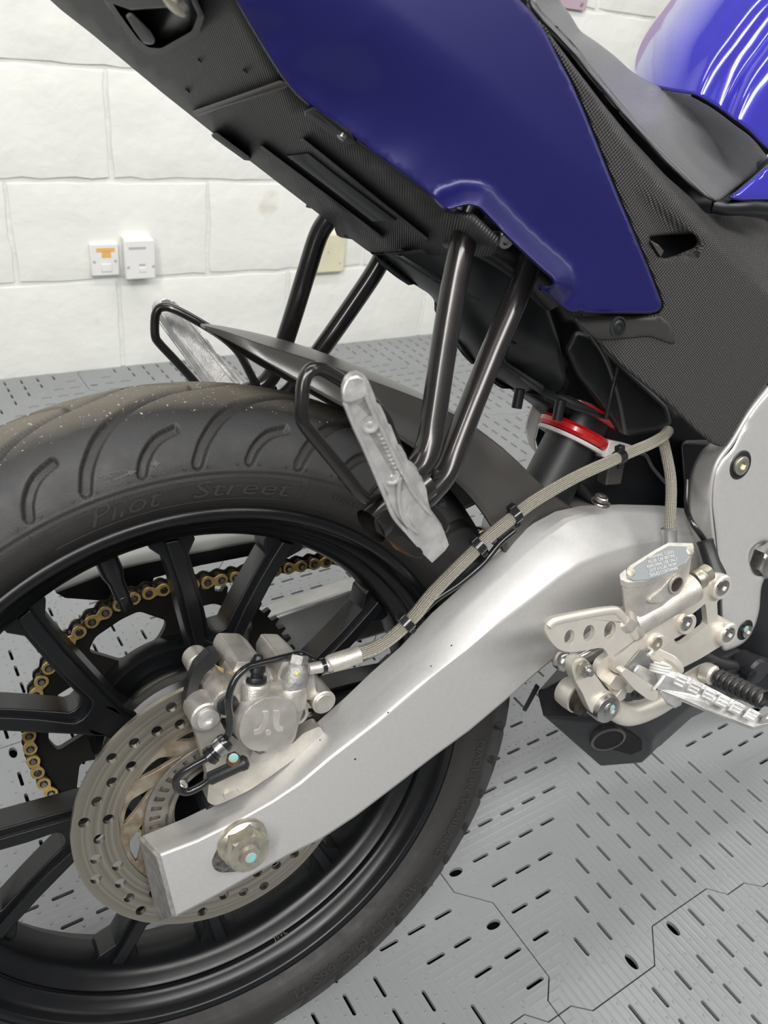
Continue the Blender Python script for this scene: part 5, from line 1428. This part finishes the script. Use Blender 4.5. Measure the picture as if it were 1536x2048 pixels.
# ---- rider foot peg
for q in ([(1217, 1372), (1234, 1350), (1258, 1362), (1254, 1372), (1240, 1382), (1228, 1380)], [(1230, 1396), (1246, 1376), (1255, 1380), (1250, 1398), (1238, 1404)]):
    plate('bracket_lug', rounded(XZ(q, -.158), .0015, 2), -.158, -.148, M['bracket'], BR, bev=.001, seg=2)
YK = -.166
def clev(pts, ya, yb, nm='clevis_ear', mat='bracket', bv=.0016): return plate(nm, rounded(XZ(pts, ya), .003, 3), ya, yb, M[mat], BR, bev=bv, seg=3)
slab('clevis_pocket', PL([(1243, 1343), (1280, 1298), (1310, 1306), (1318, 1330), (1262, 1366)], -.158), PL([(1243, 1343), (1280, 1298), (1310, 1306), (1318, 1330), (1262, 1366)], -.149), M['swing2'], BR, bev=.001)
def ear(pts, h):   # ear lies across the bracket: sloping prism
    f = [p + np.array([0, -.007, 0]) for p in PL([(a, b, y + .007) for a, b, y in pts])]; return slab('clevis_ear', f, [p + h for p in f], M['bracket'], BR, bev=.0016, seg=3)
ear([(1277, 1297, -.156), (1300, 1299, -.160), (1330, 1314, -.168), (1349, 1332, -.172), (1351, 1346, -.172), (1336, 1348, -.170), (1310, 1330, -.165), (1290, 1315, -.158)], np.array([.003, 0, .005]))
clev([(1241, 1346), (1252, 1337), (1285, 1357), (1308, 1373), (1318, 1389), (1312, 1402), (1297, 1400), (1268, 1378)], -.176, -.169, bv=.002)
f = PL([(1266, 1344, -.162), (1276, 1328, -.160), (1312, 1344, -.166), (1322, 1372, -.168), (1306, 1372, -.168)])
slab('peg_root', f, [p + np.array([.004, .008, -.006]) for p in f], M['raw'], BR, bev=.0015)
lathe('pivot_pin', P(1280, 1389, -.166), (-.35, -1, -.5), [(.0072, -.002), (.0072, .001), (.0058, .0016), (.004, .0016), (.003, .0028)], M['dark'], BR, n=24)
sp0, sp1 = P(1300, 1334, -.170), P(1338, 1352, -.176)
hx = []
for k in range(0, 43):
    a = 2 * math.pi * k / 12
    u_, v_, w_ = frame_of(np.array([.35, .2, .9]))
    hx.append(P(1320, 1338, -.170) + w_ * (-.004 + .0022 * k / 12) + .0078 * (u_ * math.cos(a) + v_ * math.sin(a)))
tube('return_spring', hx, .0011, M['greyp'], BR, 8, 2)
tube('spring_leg', PL([(1296, 1310, -.168), (1304, 1302, -.166), (1298, 1296, -.160)]), .0014, M['greyp'], BR, 8, 4)
tube('spring_leg', PL([(1328, 1352, -.178), (1318, 1366, -.180), (1308, 1378, -.178)]), .0014, M['greyp'], BR, 8, 4)
ptop = [(1322, 1346, -.176), (1345, 1342, -.178), (1376, 1352, -.186), (1406, 1367, -.195), (1437, 1383, -.205), (1467, 1399, -.214), (1498, 1415, -.224), (1526, 1430, -.232), (1546, 1428, -.236)]
pbot = [(1548, 1444, -.236), (1506, 1454, -.232), (1460, 1437, -.218), (1413, 1419, -.204), (1363, 1397, -.188), (1336, 1390, -.180), (1314, 1377, -.176)]
PG = PL(ptop + pbot)
dp = np.array([.006, .003, -.007])
PEG2 = slab('foot_peg', PG, [p + dp for p in PG], M['raw'], ROOT, bev=.0014, seg=2)
lug = PL([(1316, 1380, -.176), (1363, 1395, -.186), (1360, 1404, -.186), (1347, 1411, -.184), (1332, 1404, -.180)])
slab('peg_lug', lug, [p + dp for p in lug], M['raw'], PEG2, bev=.001)
# serrated tread blocks across the top face
for k in range(6):
    t0, t1 = k / 6 + .015, (k + 1) / 6 - .02
    A0, A1 = np.array([1352, 1342, -.181]), np.array([1524, 1428, -.2325]); B0, B1 = np.array([1340, 1366, -.181]), np.array([1508, 1446, -.2325])
    q = [A0 + (A1 - A0) * t0, A0 + (A1 - A0) * t1, B0 + (B1 - B0) * t1, B0 + (B1 - B0) * t0]
    f = [P(*p) for p in q]
    nn_ = np.cross(f[1] - f[0], f[3] - f[0]); nn_ /= np.linalg.norm(nn_)
    if nn_ @ (CB - f[0]) < 0: nn_ = -nn_
    slab('tread_block', [f[0] + nn_ * .0035, f[1] + nn_ * .0020, f[2] + nn_ * .0015, f[3] + nn_ * .0028], [p - nn_ * .001 for p in f], M['raw'], PEG2, bev=.0006, seg=2)
    for j in range(3):
        tt = .2 + .3 * j
        a_, b2 = f[0] + (f[3] - f[0]) * tt, f[1] + (f[2] - f[1]) * tt
        mid0 = a_ + (b2 - a_) * .12 + nn_ * .0034; mid1 = a_ + (b2 - a_) * .88 + nn_ * .0024
        tube('tread_tooth', [mid0, mid1], .0009, M['raw'], PEG2, 6, 0)
f = PL([(1526, 1430, -.232), (1560, 1420, -.240), (1560, 1440, -.240), (1512, 1452, -.234)])
slab('peg_tip', f, [p + np.array([.004, -.004, .007]) for p in f], M['raw'], PEG2, bev=.002)
# ------------------------------------------------------------------ rear brake caliper
def cal_out(pts, y0, y1, nm, mat, par, r=.0025, bv=.002): return plate(nm, rounded(XZ(pts, y0), r, 4), y0, y1, mat, par, bev=bv, seg=3)
CAL = cal_out([(466, 1354), (482, 1340), (528, 1342), (545, 1366), (560, 1360), (604, 1358), (613, 1382), (608, 1420), (598, 1445), (590, 1480), (570, 1502), (535, 1506), (500, 1492), (474, 1462), (458, 1425), (460, 1385)], -.0985, -.076, 'brake_caliper', M['caliper'], ROOT, .004, .004)
for pts, nm in (([(466, 1400), (466, 1342), (476, 1324), (521, 1324), (540, 1340), (552, 1372), (550, 1400)], 'bridge_hump'), ([(557, 1400), (556, 1345), (567, 1324), (602, 1324), (628, 1348), (634, 1400)], 'bridge_hump')):
    o = plate(nm, rounded(XZ(pts, -.094), .002, 3), -.094, -.047, M['caliper'], CAL, bev=.003, seg=3)
lathe('piston_housing', P(537, 1449, -.1112), (0, -1, 0), [(.0245, -.0255), (.0235, -.012), (.0225, -.0015), (.0215, 0), (.0190, .0003)], M['caliper'], CAL, n=56)
for g in ([(770, 762), (812, 756), (816, 775), (803, 840), (780, 890), (748, 916), (705, 922), (710, 888), (742, 882), (763, 850), (775, 800)], [(843, 756), (886, 754), (889, 780), (880, 826), (884, 858), (912, 864), (906, 896), (872, 897), (846, 878), (838, 832)]):
    q = [(300 + a / 3.413, 1200 + b / 3.413) for a, b in g]
    plate('cast_mark', rounded(XZ(q, -.1118), .0007, 3), -.1122, -.110, M['cast'], CAL, bev=.0004)
lathe('cast_dot', P(300 + 806/3.413, 1200 + 903/3.413, -.1112), (0, -1, 0), [(.0024, 0), (.0022, .001)], M['cast'], CAL, n=16)
lathe('left_slide_pin', P(455, 1409, -.099), (0, -1, 0), [(.0115, -.036), (.0115, -.0015), (.0105, 0), (.0080, 0)], M['caliper'], CAL, n=32)
lathe('pin_cap', P(455, 1409, -.0992), (0, -1, 0), [(.0078, -.001), (.0078, .0012), (.0066, .0020)], M['black'], CAL, n=26)
bt = P(455, 1409, -.099)
lathe('slide_boot', bt, (0, 1, 0), [(.0105, .036), (.0122, .038), (.0106, .041), (.0122, .044), (.0104, .047), (.0118, .049), (.0090, .053)], M['dark'], CAL, n=28, angle=60)
lathe('right_slide_pin', P(649, 1406, -.099), (0, -1, 0), [(.0095, -.040), (.0095, -.001), (.0084, 0), (.0078, 0), (.0070, .001)], M['caliper'], CAL, n=32)
cal_out([(418, 1304), (434, 1300), (440, 1314), (430, 1332), (410, 1348), (400, 1368), (392, 1400), (384, 1424), (371, 1430), (370, 1402), (379, 1362), (392, 1330)], -.080, -.072, 'pad_carrier', M['black'], CAL, .002, .002)
lathe('carrier_boss', P(397, 1326, -.062), (0, -1, 0), [(.0095, -.01), (.0095, .004), (.008, .006)], M['caliper'], CAL, n=28)
slab('retaining_clip', PL([(428, 1328), (448, 1338), (446, 1346), (438, 1340), (434, 1334)], -.086), PL([(428, 1328), (448, 1338), (446, 1346), (438, 1340), (434, 1334)], -.0845), M['gold'], CAL)
# bracket the caliper hangs on
cb = [(384, 1412), (400, 1404), (424, 1410), (438, 1436), (450, 1462), (480, 1482), (530, 1496), (585, 1488), (608, 1466), (640, 1452), (650, 1470), (600, 1510), (545, 1550), (500, 1580), (455, 1602), (430, 1612), (414, 1604), (418, 1562), (408, 1520), (396, 1482), (386, 1446)]
BRK = cal_out(cb, -.0925, -.080, 'caliper_bracket', M['caliper'], ROOT, .003, .002)
lathe('bolt_boss', P(414, 1436, -.099), (0, -1, 0), [(.0115, -.020), (.0112, -.001), (.0100, 0)], M['caliper'], BRK, n=30)
socket_bolt(P(416, 1438, -.0992), (0, -1, 0), .0078, .0018, M['raw'], BRK, hexr=.42, depth=.9)
lathe('bolt_hole_lug', P(596, 1430, -.097), (0, -1, 0), [(.0085, -.012), (.0085, 0), (.0060, 0), (.0055, -.006)], M['caliper'], BRK, n=24)
cal_out([(505, 1500), (520, 1510), (545, 1498), (560, 1480), (556, 1502), (540, 1520), (512, 1526), (500, 1516)], -.0955, -.090, 'casting_rib', M['caliper'], BRK, .001, .001)
cal_out([(448, 1590), (458, 1583), (474, 1580), (480, 1588), (462, 1598), (450, 1600)], -.0945, -.090, 'small_boss', M['caliper'], BRK, .001, .001)
# banjo, bolt, bleed nipple
e0, e1_ = P(584, 1372, -.0965), P(598, 1306, -.090)
ax2 = e1_ - e0; Lx = np.linalg.norm(ax2); ax2 /= Lx
lathe('banjo_union', e0, ax2, [(.0092, -.006), (.0100, 0), (.0108, .004), (.0108, .013), (.0092, .016), (.0086, .017)], M['oxide'], CAL, n=32)
hexnut('banjo_bolt', e0 + ax2 * .017, ax2, .0082, .0065, M['oxide'], CAL, .4, .55, -.003)
lathe('yellow_mark', P(593, 1347, -.1062), (-.3, -1, 0), [(.0014, 0), (.0012, .0004)], M['yellow'], CAL, n=8)
lathe('outlet_bore', P(584, 1400, -.0965), P(584, 1366, -.0965) - P(584, 1400, -.0965), [(.0108, -.004), (.0108, .012), (.0098, .0135)], M['caliper'], CAL, n=30)
lathe('bleed_bore', P(508, 1398, -.0975), P(511, 1360, -.0975) - P(508, 1398, -.0975), [(.0110, -.006), (.0108, .013), (.0094, .015)], M['caliper'], CAL, n=30)
n0_ = P(511, 1362, -.0975); nd = P(516, 1316, -.095) - n0_; nd /= np.linalg.norm(nd)
lathe('bleed_cap', n0_, nd, [(.0078, 0), (.0080, .002), (.0074, .004), (.0052, .0042), (.0052, .0072), (.0064, .0076), (.0062, .012), (.0036, .0175), (.0030, .019)], M['dark'], CAL, n=26)
# ------------------------------------------------------------------ hoses and wires
lathe('f', (0, 0, 0), (0, 0, 1), [(.001, 0), (.001, .001)], M['cast'], None).hide_render = True
bpy.data.objects.remove(bpy.data.objects['f'])
hosep = [(716, 1309, -.106), (745, 1299, -.106), (775, 1281, -.106), (803, 1258, -.107), (830, 1230, -.107), (862, 1190, -.108), (900, 1150, -.108), (940, 1111, -.107), (975, 1076, -.107), (1015, 1043, -.106), (1060, 1008, -.104), (1110, 977, -.102), (1160, 950, -.100), (1215, 925, -.097), (1262, 904, -.093), (1300, 888, -.089), (1325, 874, -.083), (1336, 862, -.074)]
HOSE = tube('brake_hose', PL(hosep), .0050, M['hose'], ROOT, 20, 8, uv=True)
tube('hose_ferrule', PL([(618, 1338, -.104), (640, 1334, -.105), (656, 1330, -.106), (662, 1327, -.106), (690, 1318, -.106), (718, 1308, -.106)]), [.0042, .0044, .0050, .0066, .0068, .0066], M['cast'], HOSE, 20, 4)
H2 = tube('reservoir_hose', PL([(1326, 880, -.082), (1334, 915, -.092), (1341, 955, -.104), (1342, 1000, -.112), (1338, 1064, -.120)]), .0048, M['hose'], ROOT, 20, 8, uv=True)
lathe('hose_boot', P(1338, 1058, -.120), P(1338, 1098, -.124) - P(1338, 1058, -.120), [(.0062, -.001), (.0072, 0), (.0068, .002), (.0066, .018), (.0074, .020), (.0074, .025), (.006, .030)], M['swing2'], H2, n=26)
for (a, b_) in (((1037, 1052), (1020, 1036)), ((968, 1126), (948, 1106)), ((821, 1252), (808, 1240)), ((1244, 922), (1232, 910))):
    i = min(range(len(hosep)), key=lambda k: abs(hosep[k][0] - (a[0] + b_[0]) / 2))
    pm = np.array([(a[0] + b_[0]) / 2, (a[1] + b_[1]) / 2])
    hp = catmull([np.array(h) for h in hosep], 12); j = min(range(len(hp)), key=lambda k: abs(hp[k][0] - pm[0]))
    ctr = P(*hp[j]); dr = P(*hp[min(j+4, len(hp)-1)]) - P(*hp[max(0, j-4)]); dr /= np.linalg.norm(dr)
    c_lip = lathe('hose_clip', ctr, dr, [(.0052, -.0036), (.0062, -.0034), (.0062, .0034), (.0052, .0036)], M['cable'], HOSE, n=24, cap=False)
    up_ = np.cross(dr, np.array([0, -1.0, 0])); up_ /= np.linalg.norm(up_)
    boxm('clip_ear', ctr + up_ * .0085, (dr, up_, np.cross(dr, up_)), (.0022, .0026, .0014), M['cable'], c_lip, .0006)
    boxm('clip_ear', ctr - up_ * .0078, (dr, up_, np.cross(dr, up_)), (.0034, .0024, .0030), M['cable'], c_lip, .0006)
W1 = tube('sensor_wire', PL([(1028, 1062, -.100), (1000, 1086, -.100), (965, 1128, -.101), (920, 1166, -.100), (870, 1200, -.100), (830, 1240, -.099), (790, 1278, -.099), (750, 1306, -.100), (705, 1324, -.100), (672, 1334, -.102), (648, 1338, -.104), (628, 1322, -.098), (600, 1308, -.086), (570, 1314, -.094), (540, 1322, -.1), (515, 1328, -.104), (492, 1336, -.108), (472, 1356, -.111), (460, 1384, -.112), (457, 1410, -.112), (460, 1436, -.111), (458, 1462, -.110), (450, 1484, -.109)]), .0026, M['cable'], ROOT, 12, 6)
tube('wire_loop', PL([(452, 1486, -.110), (432, 1502, -.108), (411, 1517, -.106), (384, 1532, -.104), (362, 1546, -.102), (352, 1562, -.101), (356, 1578, -.101), (374, 1584, -.101), (398, 1574, -.102), (424, 1556, -.104)]), .0027, M['cable'], W1, 12, 6)
s0, s1 = P(420, 1557, -.104), P(478, 1530, -.108)
lathe('sensor_body', s0, s1 - s0, [(.0042, -.001), (.0048, 0), (.0048, .022), (.0054, .024), (.0054, .027), (.003, .029)], M['black'], W1, n=24)
g0_, g1_ = P(442, 1486, -.110), P(428, 1508, -.110)
lathe('wire_grommet', P(452, 1482, -.110), P(422, 1510, -.110) - P(452, 1482, -.110), [(.0058, -.001), (.0066, .001), (.0066, .005), (.0056, .0055), (.0056, .0115), (.0068, .012), (.0068, .016), (.005, .017)], M['cable'], W1, n=22)
lathe('wire_clamp', P(440, 1494, -.111), P(426, 1507, -.111) - P(440, 1494, -.111), [(.0066, -.003), (.0070, -.0028), (.0070, .0028), (.0066, .003)], M['steel'], W1, n=22, cap=False)
hexnut('clamp_bolt', P(466, 1516, -.106), (-.2, -1, .2), .0052, .0040, M['rust'], W1, .2, .5, .001)
lathe('paint_mark', P(467, 1516, -.1112), (-.2, -1, .2), [(.0036, 0), (.003, .0004)], M['cyan'], W1, n=12)
for p_, q_ in (((640, 1334, -.1), (652, 1330, -.1)),):
    lathe('cable_tie', P(646, 1332, -.105), P(*q_) - P(*p_), [(.0050, -.0016), (.0058, -.0016), (.0058, .0016), (.0050, .0016)], M['cable'], W1, n=20, cap=False)
tube('switch_wire', PL([(1374, 960, -.09), (1373, 1010, -.10), (1380, 1038, -.112), (1396, 1062, -.120), (1412, 1084, -.124)]), .0026, M['cable'], ROOT, 12, 6)
bo = lathe('switch_boot', P(1410, 1082, -.126), P(1428, 1140, -.140) - P(1410, 1082, -.126), [(.0068, -.001), (.0076, .0005), (.0070, .003), (.0072, .020), (.0090, .030), (.0088, .036), (.003, .038)], M['black'], ROOT, n=26)
CN = boxm('wire_connector', P(1228, 900, -.04), ((1, 0, -.3), (0, 1, 0), (.3, 0, 1)), (.014, .006, .008), M['greyp'], ROOT, .001)
boxm('connector_shell', P(1222, 940, -.04), ((1, 0, -.1), (0, 1, 0), (.1, 0, 1)), (.010, .007, .013), M['fender'], CN, .002)
tube('loom_wire', PL([(1262, 905, -.05), (1290, 910, -.05), (1305, 935, -.05), (1330, 965, -.05)]), .0018, M['fender'], CN, 8, 5)
slab('hanging_strap', PL([(1072, 1366), (1080, 1374), (1052, 1424), (1044, 1420)], -.05), PL([(1072, 1366), (1080, 1374), (1052, 1424), (1044, 1420)], -.047), M['exh'], EXH, bev=.001)
